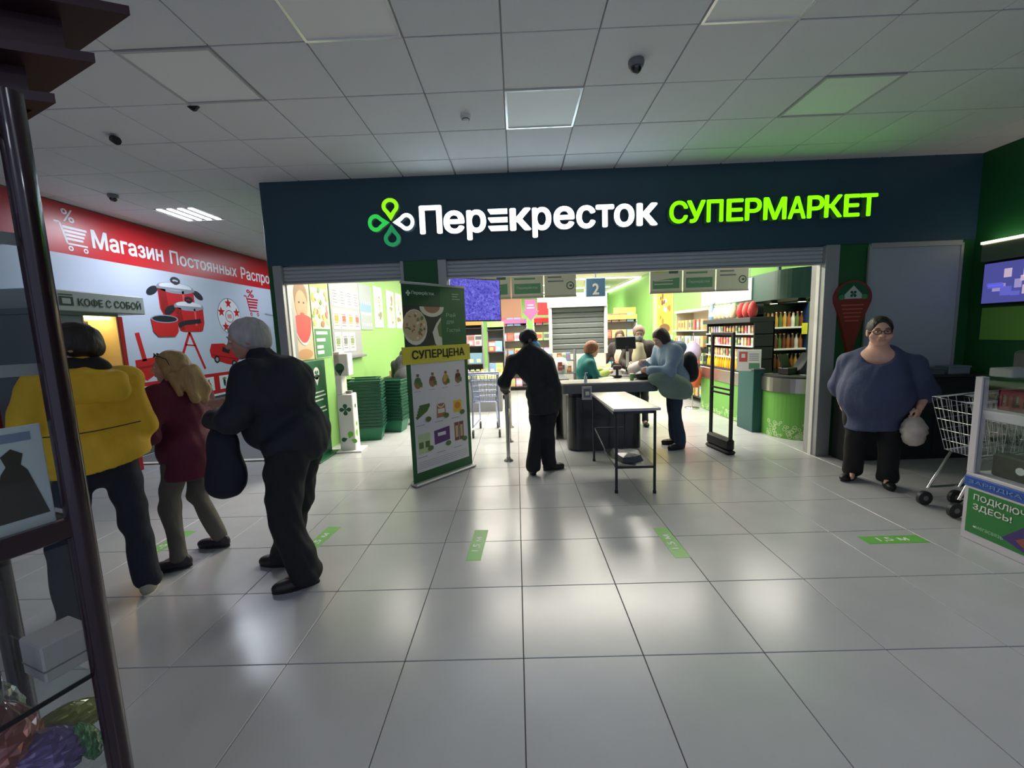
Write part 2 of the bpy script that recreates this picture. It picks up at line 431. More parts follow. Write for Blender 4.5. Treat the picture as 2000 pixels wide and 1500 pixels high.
q = MB(); q.tube([(0, 0, -.025), (.05, -.02, -.05)], [.03, .034], m_black, 12); q.build('head', t)
t = thing('ceiling_hook', 'tiny dark bracket on the ceiling joint left of centre', 'hook', (-2.42, 3.42, HC))
q = MB(); q.prism([(-.045, 0), (.045, 0), (.012, -.03), (-.012, -.03)], -.01, .01, m_black, M=Matrix(((1, 0, 0, 0), (0, 0, 1, 0), (0, 1, 0, 0), (0, 0, 0, 1)))); tag(q.build('bracket', t))

# ================================================================ illuminated shop sign
sign = thing('storefront_sign', 'large lit shop sign on the fascia: four-leaf logo, white and lime lettering', 'sign', (0, YF, 2.78))
e_white = emis('sign_white', (236, 246, 250), 1.25)
e_lime = emis('sign_lime', (128, 232, 14), 1.0)
e_l1 = emis('leaf_lime', (140, 226, 20), .95); e_l2 = emis('leaf_green', (44, 196, 74), .8); e_l3 = emis('leaf_deep', (30, 140, 84), .7)
m_side = mat('sign_side_white', (196, 206, 206), .5); m_sideg = mat('sign_side_green', (110, 180, 90), .5)
def letter(ch, x0, x1, z0, z1, face, side, bold=.034, dep=.045):
    g, f = text_geo(ch, bold, .1)
    a0, a1, b0, b1 = g[:, 0].min(), g[:, 0].max(), g[:, 1].min(), g[:, 1].max()
    q = MB(); c0, c1 = g[:, 2].min(), g[:, 2].max()
    vs = [((x0+(v[0]-a0)/(a1-a0)*(x1-x0)), -.012-(v[2]-c0)/(c1-c0)*dep, z0-2.78+(v[1]-b0)/(b1-b0)*(z1-z0)) for v in g]
    vv = [Vector(v) for v in vs]
    fr, sd = [], []
    for p in f:
        ys = [vs[k][1] for k in p]
        (fr if max(ys)-min(ys) < dep*.3 and min(ys) < -.012-dep*.6 else sd).append(p)
    q.add(vs, fr, face); q.add(vs, sd, side)
    q.build('letter', sign)
X0 = lambda p: -1.06+(p-400)*2.71/1540
for ch, a, c, z0, z1 in (('П', 400, 548, 2.78, 3.095), ('е', 555, 693, 2.775, 3.03), ('р', 705, 833, 2.695, 3.03), ('к', 985, 1125, 2.78, 3.03), ('р', 1130, 1255, 2.695, 3.03), ('е', 1268, 1405, 2.775, 3.03), ('с', 1415, 1540, 2.775, 3.03), ('т', 1540, 1660, 2.78, 3.03), ('о', 1658, 1790, 2.775, 3.03), ('к', 1802, 1940, 2.78, 3.03)):
    letter(ch, X0(a), X0(c), z0, z1, e_white, m_side)
for k in range(3):   # the stylised letter made of three slanted bars
    q = MB(); z = .005+k*.092; a, c = X0(845), X0(972)
    pr = [(a+.03, z), (c, z), (c, z+.06), (a, z+.06), (a, z+.045)]
    q.add([(x, -.057, zz) for x, zz in pr], [tuple(range(5))], e_white)
    q.prism(pr, -.056, -.012, m_side, M=Matrix(((1, 0, 0, 0), (0, 0, 1, 0), (0, 1, 0, 0), (0, 0, 0, 1)))); q.build('letter_bar', sign)
X1 = lambda p: 1.77+(p-178)*2.32/1334
for ch, a, c in zip('СУПЕРМАРКЕТ', (178, 290, 418, 545, 664, 782, 940, 1062, 1172, 1296, 1398), (298, 412, 526, 655, 772, 932, 1056, 1172, 1288, 1400, 1512)):
    letter(ch, X1(a), X1(c), 2.785, 3.03, e_lime, m_sideg, .03, .07)
def petal(ang, m):
    out, inn = [], []
    L = .27
    for k in range(22):
        t = PI*.22+(2*PI-PI*.44)*k/21
        out.append((L*.66+L*.33*math.cos(PI+t), L*.36*math.sin(PI+t))); inn.append((L*.66+L*.17*math.cos(PI+t), L*.19*math.sin(PI+t)))
    out.append((L*.06, 0)); inn.append((L*.38, 0))
    c, d = math.cos(ang), math.sin(ang); n = len(out)
    T = lambda p, y: (-1.385+p[0]*c-p[1]*d, y, 2.925-2.78+p[0]*d+p[1]*c)
    q = MB(); vs = [T(p, -.055) for p in out]+[T(p, -.055) for p in inn]
    q.add(vs, [(k, (k+1) % n, n+(k+1) % n, n+k) for k in range(n)], m)
    vs = [T(p, -.054) for p in out]+[T(p, -.01) for p in out]+[T(p, -.054) for p in inn]+[T(p, -.01) for p in inn]
    q.add(vs, [(k, (k+1) % n, n+(k+1) % n, n+k) for k in range(n)]+[(2*n+k, 3*n+k, 3*n+(k+1) % n, 2*n+(k+1) % n) for k in range(n)], m_side)
    o = q.build('leaf', sign); return o
for ang, m in ((PI/2, e_l1), (PI, e_l2), (-PI/2, e_l3), (0, e_white)): petal(ang, m)

# ================================================================ red sale mural on the left wall
mur = thing('wall_mural', 'long red and pale blue sale mural with red cookware on the left wall', 'mural', (XL+.004, 0, 0))
q = MB(); q.box(0, 3.6, .66, .012, 11.2, 3.42, m_white); q.build('board', mur)
P = Print((.0125, 0, 0), (0, 1, 0), (0, 0, 1))
m_pr2 = mat('mural_red_dark', (150, 24, 34), .35); m_pw = mat('mural_white', (226, 228, 240), .35); m_pk = mat('mural_black', (34, 36, 50), .35); m_pg = mat('mural_grey', (150, 154, 172), .35)
P.rect(3.6, 1.08, 11.2, 2.8, m_poster); P.rect(3.6, 2.8, 11.2, 3.42, m_red); P.rect(3.6, .70, 11.2, 1.08, m_red); P.rect(3.6, .66, 11.2, .70, m_pw)
P.text('Магазин', 5.67, 2.935, 1.13, .245, m_pw, 2, .03); P.text('Постоянных', 6.93, 2.935, 1.63, .22, m_pw, 2, .02); P.text('Распродаж', 8.69, 2.86, 1.56, .30, m_pw, 2, .02)
# trolley icon
def trolley(y, z, s, m, k=2):
    P.strip([(y-.30*s, z+.52*s), (y-.2*s, z+.52*s), (y-.1*s, z+.12*s), (y+.3*s, z+.12*s)], .035*s, m, k)
    for i in range(4): P.rect(y-.17*s+i*.012, z+(.42-.075*i)*s, y+.32*s-i*.02, z+(.465-.075*i)*s, m, k)
    for d in (-.05, .25): P.ring(y+d*s, z+.03*s, .05*s, .05*s, .025*s, m, k)
trolley(5.42, 2.86, .62, m_pw); P.text('%', 5.33, 3.2, .15, .16, m_pw, 2, .01)
trolley(8.93, 2.19, .75, m_red); P.text('%', 8.8, 2.56, .24, .16, m_red, 2, .02)
# cookware
def pot(yc, z0, z1, hw, lid, kn, o=0):
    pts = [(yc-hw, z1), (yc-hw*.98, z0+.15), (yc-hw*.8, z0+.02), (yc-hw*.6, z0), (yc+hw*.6, z0), (yc+hw*.8, z0+.02), (yc+hw*.98, z0+.15), (yc+hw, z1)]
    P.poly(pts, m_red, o+4); P.poly([(yc-hw*.97, z1), (yc-hw*.9, z0+.12), (yc-hw*.72, z0+.03), (yc-hw*.5, z0+.03), (yc-hw*.6, z1)], m_pr2, o+5)
    P.rect(yc+hw*.3, z0+.1, yc+hw*.42, z1-.02, mat('mural_sheen', (226, 96, 100), .35), o+5)
    if lid:
        P.ell(yc, z1, hw*1.04, lid, m_pg, o+5); P.ell(yc, z1+.02, hw*.9, lid*.7, m_pw, o+6); P.rect(yc-hw*1.04, z1-.035, yc+hw*1.04, z1, m_pg, o+7)
        P.ring(yc, z1+lid+kn*.3, kn, kn*.62, kn*.4, m_pk, o+8); P.rect(yc-.03, z1+lid*.6, yc+.03, z1+lid+.02, m_pk, o+7)
        for s in (-1, o+1): P.ell(yc+s*(hw+.1), z1-.08, .12, .06, m_pk, o+4, rot=-s*.5); P.strip([(yc+s*hw, z1-.03), (yc+s*(hw+.06), z1-.06)], .03, m_pg, o+3)
pot(6.97, 2.05, 2.55, .37, .09, .1)
pot(7.2, 1.84, 2.27, .31, .08, .09, 6)
P.poly([(6.4, 2.04), (6.42, 1.84), (6.5, 1.76), (6.82, 1.76), (6.9, 1.84), (6.92, 2.04)], m_red, 16); P.ell(6.66, 2.04, .26, .065, m_pg, 17); P.ell(6.66, 2.04, .235, .05, m_pk, 18)
P.strip([(6.92, 1.94), (7.05, 1.99), (7.42, 2.03)], .07, m_pk, 17)
# mop, scraper, tripod, car, ball
P.strip([(6.14, 1.82), (6.21, 1.40)], .075, m_red, 3); P.poly([(6.05, 1.42), (6.59, 1.46), (6.5, 1.25), (6.2, 1.1), (6.05, 1.2)], m_red, 3); P.strip([(6.07, 1.3), (6.5, 1.33)], .03, m_pr2, 4)
P.strip([(7.14, 1.83), (6.92, 1.43)], .05, m_red, 3); P.strip([(7.14, 1.83), (7.4, 1.18)], .05, m_red, 3); P.strip([(7.02, 1.62), (7.24, 1.6)], .025, m_red, 3)
P.poly([(7.56, 1.5), (7.62, 1.62), (7.95, 1.62), (8.12, 1.52), (8.33, 1.44), (8.36, 1.3), (8.2, 1.19), (8.0, 1.22), (7.7, 1.31), (7.58, 1.38)], m_red, 3); P.poly([(7.9, 1.56), (8.1, 1.49), (8.06, 1.42), (7.88, 1.47)], m_pk, 4); P.strip([(7.6, 1.42), (8.3, 1.3)], .02, m_pr2, 4); P.ell(7.72, 1.33, .07, .07, m_pk, 4); P.ell(8.18, 1.22, .07, .07, m_pk, 4); P.ell(7.72, 1.33, .04, .04, m_pg, 5); P.ell(8.18, 1.22, .04, .04, m_pg, 5)
P.ring(8.2, 2.14, .33, .35, .015, m_pg, 3, 28); P.ell(8.2, 2.14, .32, .34, m_pw, 3, 28)
for k in range(5):
    a = PI/2+2*PI*k/5; cy, cz = 8.2+.23*math.cos(a), 2.14+.25*math.sin(a)
    P.poly([(cy+(.1 if i % 2 == 0 else .045)*math.cos(a+PI*i/5), cz+(.1 if i % 2 == 0 else .045)*math.sin(a+PI*i/5)) for i in range(10)], m_red, 4)
P.ring(8.2, 2.14, .12, .12, .012, m_pr2, 4); P.rect(8.14, 2.1, 8.26, 2.18, mat('mural_pink', (222, 150, 160), .4), 5)
for k in range(14):
    y = 5.85+k*.4
    P.rect(y-.13, .77, y+.13, 1.02, m_pw, 2)
    if k % 3 == 0: P.strip([(y-.06, .83), (y+.06, .97)], .05, m_pk, 3)
    elif k % 3 == 1: P.ell(y, .86, .05, .07, m_pk, 3); P.rect(y-.015, .9, y+.015, .98, m_pr2, 3)
    else: P.ell(y, .9, .03, .09, m_pk, 3); P.ell(y, .96, .06, .02, mat('mural_olive', (120, 140, 70), .4), 4)
P.build('printed_film', mur)
# loose cable on the plinth
q = MB(); q.tube([(XL+.02, 6.9, .42), (XL+.03, 7.1, .36), (XL+.03, 7.4, .33), (XL+.03, 7.7, .34), (XL+.02, 7.9, .3)], .012, m_black, 6)
tag(q.build('cable'), 'thin black cable hanging along the grey plinth under the mural', 'cable')

# ================================================================ coffee machine
cof = thing('coffee_machine', 'grey coffee vending machine with lit amber niche and lettered header', 'coffee machine', (-5.56, 4.85, 0))
m_cg = mat('machine_grey', (112, 118, 126), .45); m_cs = mat('machine_header', (168, 172, 172), .45)
q = MB(); q.box(0, -.5, 0, .56, -.02, 2.0, m_cg, .01); q.box(0, -.02, 0, .56, .40, 1.2, m_cg, .01); q.box(0, -.02, 1.2, .2, .40, 2.0, mat('niche_back', (226, 206, 150), .5)); q.box(0, -.5, 2.0, .56, .42, 2.06, m_cg)
q.box(.2, -.018, 1.2, .56, -.006, 2.0, mat('niche_back', (0, 0, 0))); q.box(.2, .386, 1.2, .56, .40, 2.0, mat('niche_back', (0, 0, 0))); q.build('cabinet', cof)
q = MB(); q.box(0, .40, 0, .57, .47, 2.0, m_red, .008); q.build('side_panel', cof)
q = MB(); q.box(0, -.45, 2.04, .59, .79, 2.27, m_cs, .01); hd = q.build('header', cof)
P = Print((.5905, 0, 0), (0, 1, 0), (0, 0, 1)); P.text('КОФЕ С СОБОЙ', -.07, 2.10, .8, .115, m_text, 2, .01)
P.rect(-.27, 2.1, -.12, 2.2, m_text, 2); P.rect(-.24, 2.12, -.15, 2.18, m_cs, 3); P.strip([(-.27, 2.22), (-.12, 2.22)], .012, m_text, 2); P.build('lettering', hd)
q = MB(); q.box(.22, .0, 1.97, .5, .38, 1.995, emis('niche_lamp', (255, 222, 150), 7.0)); q.build('niche_lamp', cof)
q = MB(); q.box(.2, .16, 1.65, .36, .24, 1.95, m_dark, .01); q.tube([(.34, .18, 1.65), (.34, .18, 1.58)], .012, m_chrome); q.tube([(.34, .22, 1.65), (.34, .22, 1.58)], .012, m_chrome); q.build('spout', cof)
q = MB(); q.box(.22, .02, 1.2, .55, .38, 1.215, m_dark); q.build('drip_tray', cof)
q = MB(); q.box(.561, -.4, 1.25, .566, -.1, 1.75, m_dark); q.build('touch_screen', cof)

# ================================================================ floor stickers
m_st = mat('sticker_green', (112, 186, 84), .4); m_stw = mat('sticker_white', (235, 240, 232), .4)
def sticker(x, y, rz, L, label):
    P = Print((0, 0, .0012), (1, 0, 0), (0, 1, 0), .0003); P.mb.box(-L/2, -.056, 0, L/2, .056, .0012, m_st); P.text('1,5 м', -.11, -.03, .22, .062, m_stw, 1, .02)
    o = P.build('floor_sticker'); o.location = (x, y, 0); o.rotation_euler = (0, 0, rz); tag(o, label, 'floor sticker')
sticker(-.355, 3.075, PI/2-.05, .47, 'green distance sticker lying on the floor straight below the roll-up banner')
sticker(1.125, 3.03, PI/2+.02, .46, 'green distance sticker lying on the floor in front of the steel table')
sticker(2.75, 2.97, 0, .44, 'green distance sticker lying crosswise on the floor below the woman in blue')
sticker(-2.93, 3.22, PI/2-.1, .46, 'green distance sticker between the yellow jacket and the burgundy jacket')
sticker(-1.66, 3.22, PI/2-.1, .46, 'green distance sticker half hidden behind the old man\'s shoes')

# ================================================================ roll-up banner
U = Vector((.636, .772, 0)); ban = thing('rollup_banner', 'green and white roll-up price banner with a yellow band by the green pier', 'banner', (-1.16, 4.35, 0), math.atan2(.772, .636))
m_bg = mat('banner_green', (34, 92, 52), .45); m_bd = mat('banner_dark', (26, 70, 44), .45); m_bw = mat('banner_white', (206, 206, 212), .45); m_by = mat('banner_yellow', (206, 196, 62), .45)
q = MB(); q.box(-.01, -.06, 0, .90, .06, .035, m_alu, .012); q.build('base_cassette', ban)
q = MB(); q.box(0, -.004, .03, .88, .004, 2.17, m_bg); sh_ = q.build('printed_sheet', ban)
q = MB(); q.box(-.01, -.012, 2.165, .89, .012, 2.19, m_alu, .004); q.build('top_rail', ban)
q = MB(); q.tube([(.44, .05, .03), (.44, .035, 1.0), (.44, .015, 2.17)], .01, m_alu); q.build('support_pole', ban)
q = MB(); q.box(-.05, -.012, 1.33, .92, -.005, 1.515, m_by); yb = q.build('yellow_strip', ban)
P = Print((0, -.0125, 0), (1, 0, 0), (0, 0, 1)); P.text('СУПЕРЦЕНА', .07, 1.365, .76, .112, m_black, 1, .03); P.build('lettering', yb)
P = Print((0, -.0045, 0), (1, 0, 0), (0, 0, 1), .0006)
P.rect(.05, .14, .83, 1.40, m_bw); P.rect(0, 1.95, .5, 2.165, m_bd)
m_pb = mat('plate_board', (40, 42, 40), .5); m_p1 = mat('pie_crust', (190, 170, 134), .5); m_p2 = mat('pie_filling', (150, 112, 84), .5); m_p3 = mat('pie_white', (206, 204, 190), .5); m_p4 = mat('parsley', (86, 116, 60), .5); m_p5 = mat('wood_brown', (128, 96, 66), .5)
P.rect(0, 1.5, .5, 1.95, m_pb, 1)
P.ell(.14, 1.72, .16, .19, m_p3, 2); P.ell(.14, 1.735, .15, .165, m_p1, 3); P.ell(.38, 1.94, .17, .11, m_p3, 2, a0=PI, a1=2*PI); P.ell(.38, 1.94, .11, .07, m_p2, 3, a0=PI, a1=2*PI)
P.poly([(.5, 1.83), (.43, 1.76), (.37, 1.66), (.40, 1.54), (.43, 1.5), (.5, 1.5)], m_p3, 2); P.poly([(.5, 1.8), (.44, 1.72), (.46, 1.62), (.5, 1.6)], m_p4, 3); P.poly([(.2, 1.5), (.4, 1.53), (.42, 1.5)], m_p5, 2)
rr = random.Random(3)
for k in range(26):
    a, r_ = rr.random()*6.28, rr.random()**.5; P.ell(.14+.13*r_*math.cos(a), 1.735+.145*r_*math.sin(a), .008+.02*rr.random(), .008+.018*rr.random(), rr.choice([m_p2, m_p4, m_p1, m_p3, m_p5]), 4+k % 3, 8, rr.random()*3)
for k, st in enumerate(('Рай', 'для', 'Гостей')): P.text(st, .58, 1.83-.085*k, (.14, .11, .2)[k], .045, mat('banner_pale', (150, 186, 160), .5), 2)
m_pl = mat('banner_pale', (150, 186, 160), .5); P.text('Перекрёсток', .12, 2.055, .3, .045, mat('banner_logo', (206, 222, 206), .5), 2, .01)
for a in range(4): P.leaf(.075, 2.075, .03, a*PI/2, mat('banner_logo', (206, 222, 206)), 2)
for k in range(3): P.rect(.68, 2.085-.028*k, .68+(.1, .08, .12)[k], 2.094-.028*k, m_pl, 2)
cols = [(96, 130, 70), (150, 110, 84), (186, 160, 80), (140, 84, 54)]
for i, (u, c1) in enumerate(zip((.13, .33, .52, .71), cols)):
    c = mat('ad%d' % i, c1, .5); P.ell(u, 1.12, .05, .06, m_p2, 2); P.ell(u, 1.155, .04, .03, c, 3); P.rect(u-.035, 1.1, u+.04, 1.17, c, 3); P.rect(u-.015, 1.19, u+.02, 1.22, m_p5, 3); P.leaf(u+.055, 1.07, .07, PI/2+.5, m_p4, 4); P.rect(u-.06, 1.03, u+.03, 1.034, m_mid, 2)
for i, u in enumerate((.17, .43, .68)):
    if i == 0:
        for k in range(5): P.strip([(u-.09+.012*k, .74+.03*k), (u+.06+.01*k, .82+.012*k)], .035, mat('leek', (72+10*k, 108+8*k, 48), .5), 2+k)
    elif i == 1: P.poly([(u-.07, .7), (u+.07, .7), (u+.06, .86), (u-.06, .86)], m_p2, 2); P.ring(u, .87, .06, .06, .012, m_p3, 3); P.rect(u-.05, .75, u+.05, .8, m_p3, 3)
    else: P.rect(u-.065, .72, u+.065, .86, mat('ad_yellow', (212, 178, 60), .5), 2, ); P.ell(u, .8, .045, .04, mat('ad_orange', (200, 130, 50), .5), 3)
    P.ell(u+.07, .71, .04, .03, m_p4, 8); P.rect(u-.1, .655, u+.02, .66, m_mid, 2)
for i, u in enumerate((.17, .43, .69)):
    if i == 0:
        for k in range(2): P.rect(u-.085+.085*k, .34, u-.005+.085*k, .56, mat('ad_pale', (178, 196, 150), .5), 2); P.rect(u-.075+.085*k, .4, u-.015+.085*k, .47, m_p4, 3)
    elif i == 1: P.poly([(u-.12, .40), (u+.11, .42), (u+.11, .58), (u-.12, .56)], mat('ad_violet', (92, 60, 118), .5), 2); P.rect(u-.07, .49, u+.05, .53, m_bw, 3)
    else:
        for k in range(2): P.rect(u-.075+.075*k, .38, u-.005+.075*k, .6, mat('ad_brown', (120, 84, 66), .5), 2); P.rect(u-.06+.075*k, .42, u-.02+.075*k, .56, m_p1, 3)
    P.ell(u+.08, .38, .04, .03, m_p4, 8); P.rect(u-.1, .3, u+.03, .306, m_mid, 2)
for k in range(4): P.rect(.08, .18+.022*k, .8, .183+.022*k, m_mid, 2)
P.build('printed_advert', sh_)

# ================================================================ steel table in front of the checkout
tab = thing('steel_table', 'steel packing table with thin dark legs and lower shelf before the checkout', 'table', (1.13, 4.52, 0), -.02)
m_leg = mat('table_leg', (48, 52, 56), .4, metal=.4)
q = MB(); q.prism([(-.25, .58), (.17, .58), (.25, -.54), (-.20, -.54)], .835, .86, m_steel); q.box(-.2, -.5, .8, .2, .52, .835, m_leg); q.build('tabletop', tab)
for x, y in ((-.17, -.5), (.2, -.52), (-.22, .55), (.16, .55)):
    q = MB(); q.tube([(x, y, .01), (x, y, .83)], .014, m_leg); q.build('leg', tab)
    q = MB(); q.lathe([(.018, 0), (.018, .02), (.014, .03)], m_black, (x, y, 0), 10); q.build('foot_cap', tab)
q = MB(); q.box(-.18, -.52, .255, .2, .1, .28, m_leg); q.tube([(-.21, .55, .42), (-.17, .05, .27)], .008, m_leg); q.tube([(-.22, .55, .42), (.16, .55, .42)], .008, m_leg); q.build('lower_shelf', tab)
q = MB(); rr = random.Random(5)
pts = [(-.14, -.02), (-.05, -.1), (.08, -.06), (.16, -.16), (.13, -.36), (.03, -.44), (-.1, -.4), (-.16, -.22)]
vs = [(x, y, .281) for x, y in pts]+[(x*.8, y*.85-.03, .32+.02*rr.random()) for x, y in pts]+[(.0, -.24, .335)]
q.add(vs, [(k, (k+1) % 8, 8+(k+1) % 8, 8+k) for k in range(8)]+[(8+k, 8+(k+1) % 8, 16) for k in range(8)], mat('plastic_sheet', (70, 78, 82), .25), False)
o = q.build('folded_sheet'); o.location = (1.13, 4.52, 0); tag(o, 'crumpled dark plastic sheet on the lower shelf of the steel table', 'plastic sheet')

# ================================================================ anti-theft gate
gt = thing('security_gate', 'black narrow anti-theft gate standing between checkout and bar counter', 'security gate', (2.63, 5.38, 0), math.atan2(-.44, .06))
q = MB(); q.box(-.25, -.06, 0, .25, .06, .05, m_black, .02); q.box(-.245, -.05, .04, .245, .05, .2, m_black, .03); q.build('base', gt)
for x in (-.21, .21):
    q = MB(); q.box(x-.026, -.016, .18, x+.026, .016, 1.52, m_dark, .008); q.build('post', gt)
q = MB(); q.box(-.235, -.017, 1.50, .235, .017, 1.54, m_dark, .008); q.build('top_bar', gt)
for z in (.76, .82):
    q = MB(); q.box(-.19, -.01, z-.012, .19, .01, z+.012, m_dark, .004); q.build('cross_bar', gt)

# ================================================================ queue rail
rl = thing('queue_rail', 'chrome queue rail with round posts beside the black-clad man', 'rail', (-.15, 5.19, 0))
for y in (0, .95, 1.9):
    q = MB(); q.tube([(0, y, .02), (0, y, .93)], .024, m_steel, 12); q.build('post', rl)
    q = MB(); q.lathe([(.06, 0), (.06, .012), (.03, .03), (.026, .06)], m_steel, (0, y, 0), 16); q.build('floor_flange', rl)
for z in (.88, .5):
    q = MB(); q.tube([(0, 0, z), (0, 1.9, z)], .016, m_steel, 10); q.build('cross_rail', rl)
q = MB(); q.lathe([(.026, 0), (.026, .02), (.01, .03), (0, .03)], m_steel, (0, 0, .93), 12); q.build('post_cap', rl)

# ================================================================ pin-shaped sign, glass reflections built as panels, and board at the right
pin = thing('pin_sign', 'red map-pin shaped sign with a small house on the right green pier', 'sign', (3.92, YF-.002, 1.86))
m_pin = mat('pin_red', (132, 54, 40), .45)
pp = [(.22*math.cos(a), .03+.2*math.sin(a)) for a in [(-.25+k*(PI+.5)/22) for k in range(23)]]+[(-.13, -.22), (-.02, -.6), (.03, -.6), (.13, -.22)]

q = MB(); q.prism(pp, -.03, .01, m_pin, M=XZ); bd = q.build('board', pin)
P = Print((0, -.0305, 0), (1, 0, 0), (0, 0, 1), .0006); P.ell(0, .06, .18, .15, mat('pin_green', (26, 92, 56), .45), 1, a0=-.25, a1=PI+.25)
P.poly([(-.1, .02), (.1, .02), (.1, .07), (.05, .12), (0, .17), (-.05, .12), (-.1, .07)], mat('pin_white', (190, 204, 190), .5), 2)
for a in range(4): P.leaf(0, .075, .045, PI/4+a*PI/2, mat('pin_green', (0, 0, 0)), 3)
for s in (-1, 1): P.ell(s*.13, .04, .035, .03, mat('pin_bush', (70, 140, 80), .5), 3)
for k in range(5): P.rect(-.13+.012*k, -.06-.045*k, .13-.012*k, -.045-.045*k, mat('pin_line', (196, 96, 74), .5), 1)
P.build('printed_house', bd)
tv = thing('screen_reflection', 'blue glowing panel on the right side wall imitating a reflection in the kiosk glass', 'screen', (XR-.005, 4.42, 1.98))  # added glowing panel, stands in for a reflection in the kiosk glass
q = MB(); q.box(-.06, -.42, -.235, 0, .42, .235, m_black, .01); q.build('casing', tv)
P = Print((-.0605, 0, 0), (0, -1, 0), (0, 0, 1)); P.rect(-.40, -.215, .40, .215, emis('reflection_blue', (70, 72, 140), .9)); rr = random.Random(9)
for k in range(12): u, v = rr.uniform(-.36, .2), rr.uniform(-.17, .1); P.rect(u, v, u+rr.uniform(.05, .16), v+rr.uniform(.03, .1), emis('reflection_pale%d' % (k % 3), [(150, 140, 190), (96, 96, 190), (190, 170, 190)][k % 3], .8), 2+k % 3)
P.build('picture', tv)
lb = thing('strip_reflection', 'thin bright strip imitating a glass reflection above the blue panel on the right wall', 'reflection', (XR-.005, 4.4, 2.36))  # added box with a glowing edge in place of a bright glass reflection
q = MB(); q.box(-.12, -.42, -.14, 0, .42, .05, mat('reflection_box', (92, 108, 86), .6), .01); q.build('housing', lb)
q = MB(); q.box(-.13, -.42, .05, -.02, .42, .075, emis('reflection_lit', (255, 236, 210), 3.0)); q.build('tube', lb)
q = MB(); q.box(XR-.02, 4.12, 1.36, XR-.004, 4.85, 1.72, mat('poster_lime', (120, 176, 72), .5), .004)
tag(q.build('lime_poster'), 'plain lime green board under the blue panel', 'poster')

# dark counter along the wall, with crates
bn = thing('wall_counter', 'long dark counter along the wall behind the woman in blue', 'counter', (4.45, 4.86, 0))
m_bk = mat('counter_dark', (34, 36, 38), .5)
q = MB(); q.box(-.68, -.09, 0, .84, .11, .95, m_bk, .008); q.build('carcass', bn)
q = MB(); q.box(-.70, -.11, .95, .85, .12, .98, m_dark, .006); q.build('worktop', bn)
for k in range(3): q = MB(); q.box(-.66+.5*k, -.095, .06, -.20+.5*k, -.088, .9, mat('counter_door', (40, 43, 46), .45), .002); q.build('door', bn)
for x, y, sx, sz, c, lab in ((-.5, 0, .12, .13, (36, 70, 44), 'dark green box on the counter left of the woman in blue'), (.28, 0, .14, .07, (92, 98, 104), 'flat grey box on the dark counter right of the woman'), (.58, 0, .12, .09, (120, 132, 140), 'pale grey box on the dark counter beside the kiosk glass')):
    t = thing('storage_box', lab, 'box', (4.45+x, 4.86, .98)); q = MB(); q.box(-sx, -.08, 0, sx, .08, sz, mat('sbox%d' % int(sz*100), c, .5), .008); q.build('body', t)
    q = MB(); q.box(-sx-.006, -.086, sz-.015, sx+.006, .086, sz+.005, mat('sbox%d' % int(sz*100), c), .004); q.build('lid', t)
# ================================================================ helpers for goods
def bag_mesh(w, d, h, m, seed=0, n=9, crinkle=.09, smooth=True, K=14):
    """a filled soft bag, bulging, pinched at the top"""
    r = random.Random(seed); q = MB(); vs = []; fs = []
    for i in range(n+1):
        t = i/n; prof = math.sin(PI*min(.97, .12+t*.85))**.6 if t < .8 else .55*(1-t)/.2+.25
        for k in range(K):
            a = 2*PI*k/K; j = 1+r.uniform(-crinkle, crinkle)
            vs.append((w/2*prof*math.cos(a)*j, d/2*prof*math.sin(a)*j, h*t+r.uniform(-.12, .12)*h*crinkle))
    for i in range(n):
        for k in range(K): fs.append((i*K+k, i*K+(k+1) % K, (i+1)*K+(k+1) % K, (i+1)*K+k))
    fs.append(tuple(range(K))[::-1]); fs.append(tuple(n*K+k for k in range(K)))
    q.add(vs, fs, m, smooth)
    return q
def solo(mb, name, label, cat, loc, rz=0, group=None, rx=0, ry=0):
    o = mb.build(name); o.location = loc; o.rotation_euler = (rx, ry, rz); return tag(o, label, cat, group)

# ================================================================ maroon display case in the near left corner
case = thing('display_case', 'tall dark maroon glass display case with stepped canopy at the left edge', 'display case', (-1.125, 1.0, 0), math.atan2(.35, -.94))
m_mar = mat('maroon_lacquer', (44, 20, 30), .22, coat=.5); m_mar2 = mat('maroon_board', (52, 22, 30), .45)
def cbox(x0, y0, z0, x1, y1, z1, m, name, bev=.004):
    q = MB(); q.box(x0, y0, z0, x1, y1, z1, m, bev); return q.build(name, case)
for x, y in ((0, 0), (.5, 0), (0, .5), (.5, .5)):
    q = MB(); q.tube([(x, y, 0), (x, y, 2.2)], .027, m_mar, 8); q.build('post', case)
for z, h in ((1.155, .05), (.08, .06), (2.1, .06)):
    cbox(-.012, 0, z, .012, .5, z+h, m_mar, 'crossbar'); cbox(0, -.012, z, .5, .012, z+h, m_mar, 'crossbar')
for z, h in ((.765, .008), (.51, .01), (1.17, .012), (1.575, .012), (1.875, .012)):
    cbox(.015, .015, z, .485, .485, z+h, m_glass, 'glass_shelf', 0)
    if z > 1.3: cbox(.012, .012, z-.012, .016, .49, z+.016, mat('shelf_edge', (176, 176, 172), .4), 'shelf_edge', 0)
for a in (0,):
    q = MB(); q.box(.001, .02, 1.2, .004, .48, 2.1, m_glass); q.build('pane', case); q = MB(); q.box(.001, .02, .1, .004, .48, 1.14, m_glass); q.build('pane', case)
q = MB(); q.tube([(.004, .02, .775), (.004, .48, .775)], .006, m_black, 6); q.build('shelf_rail', case)
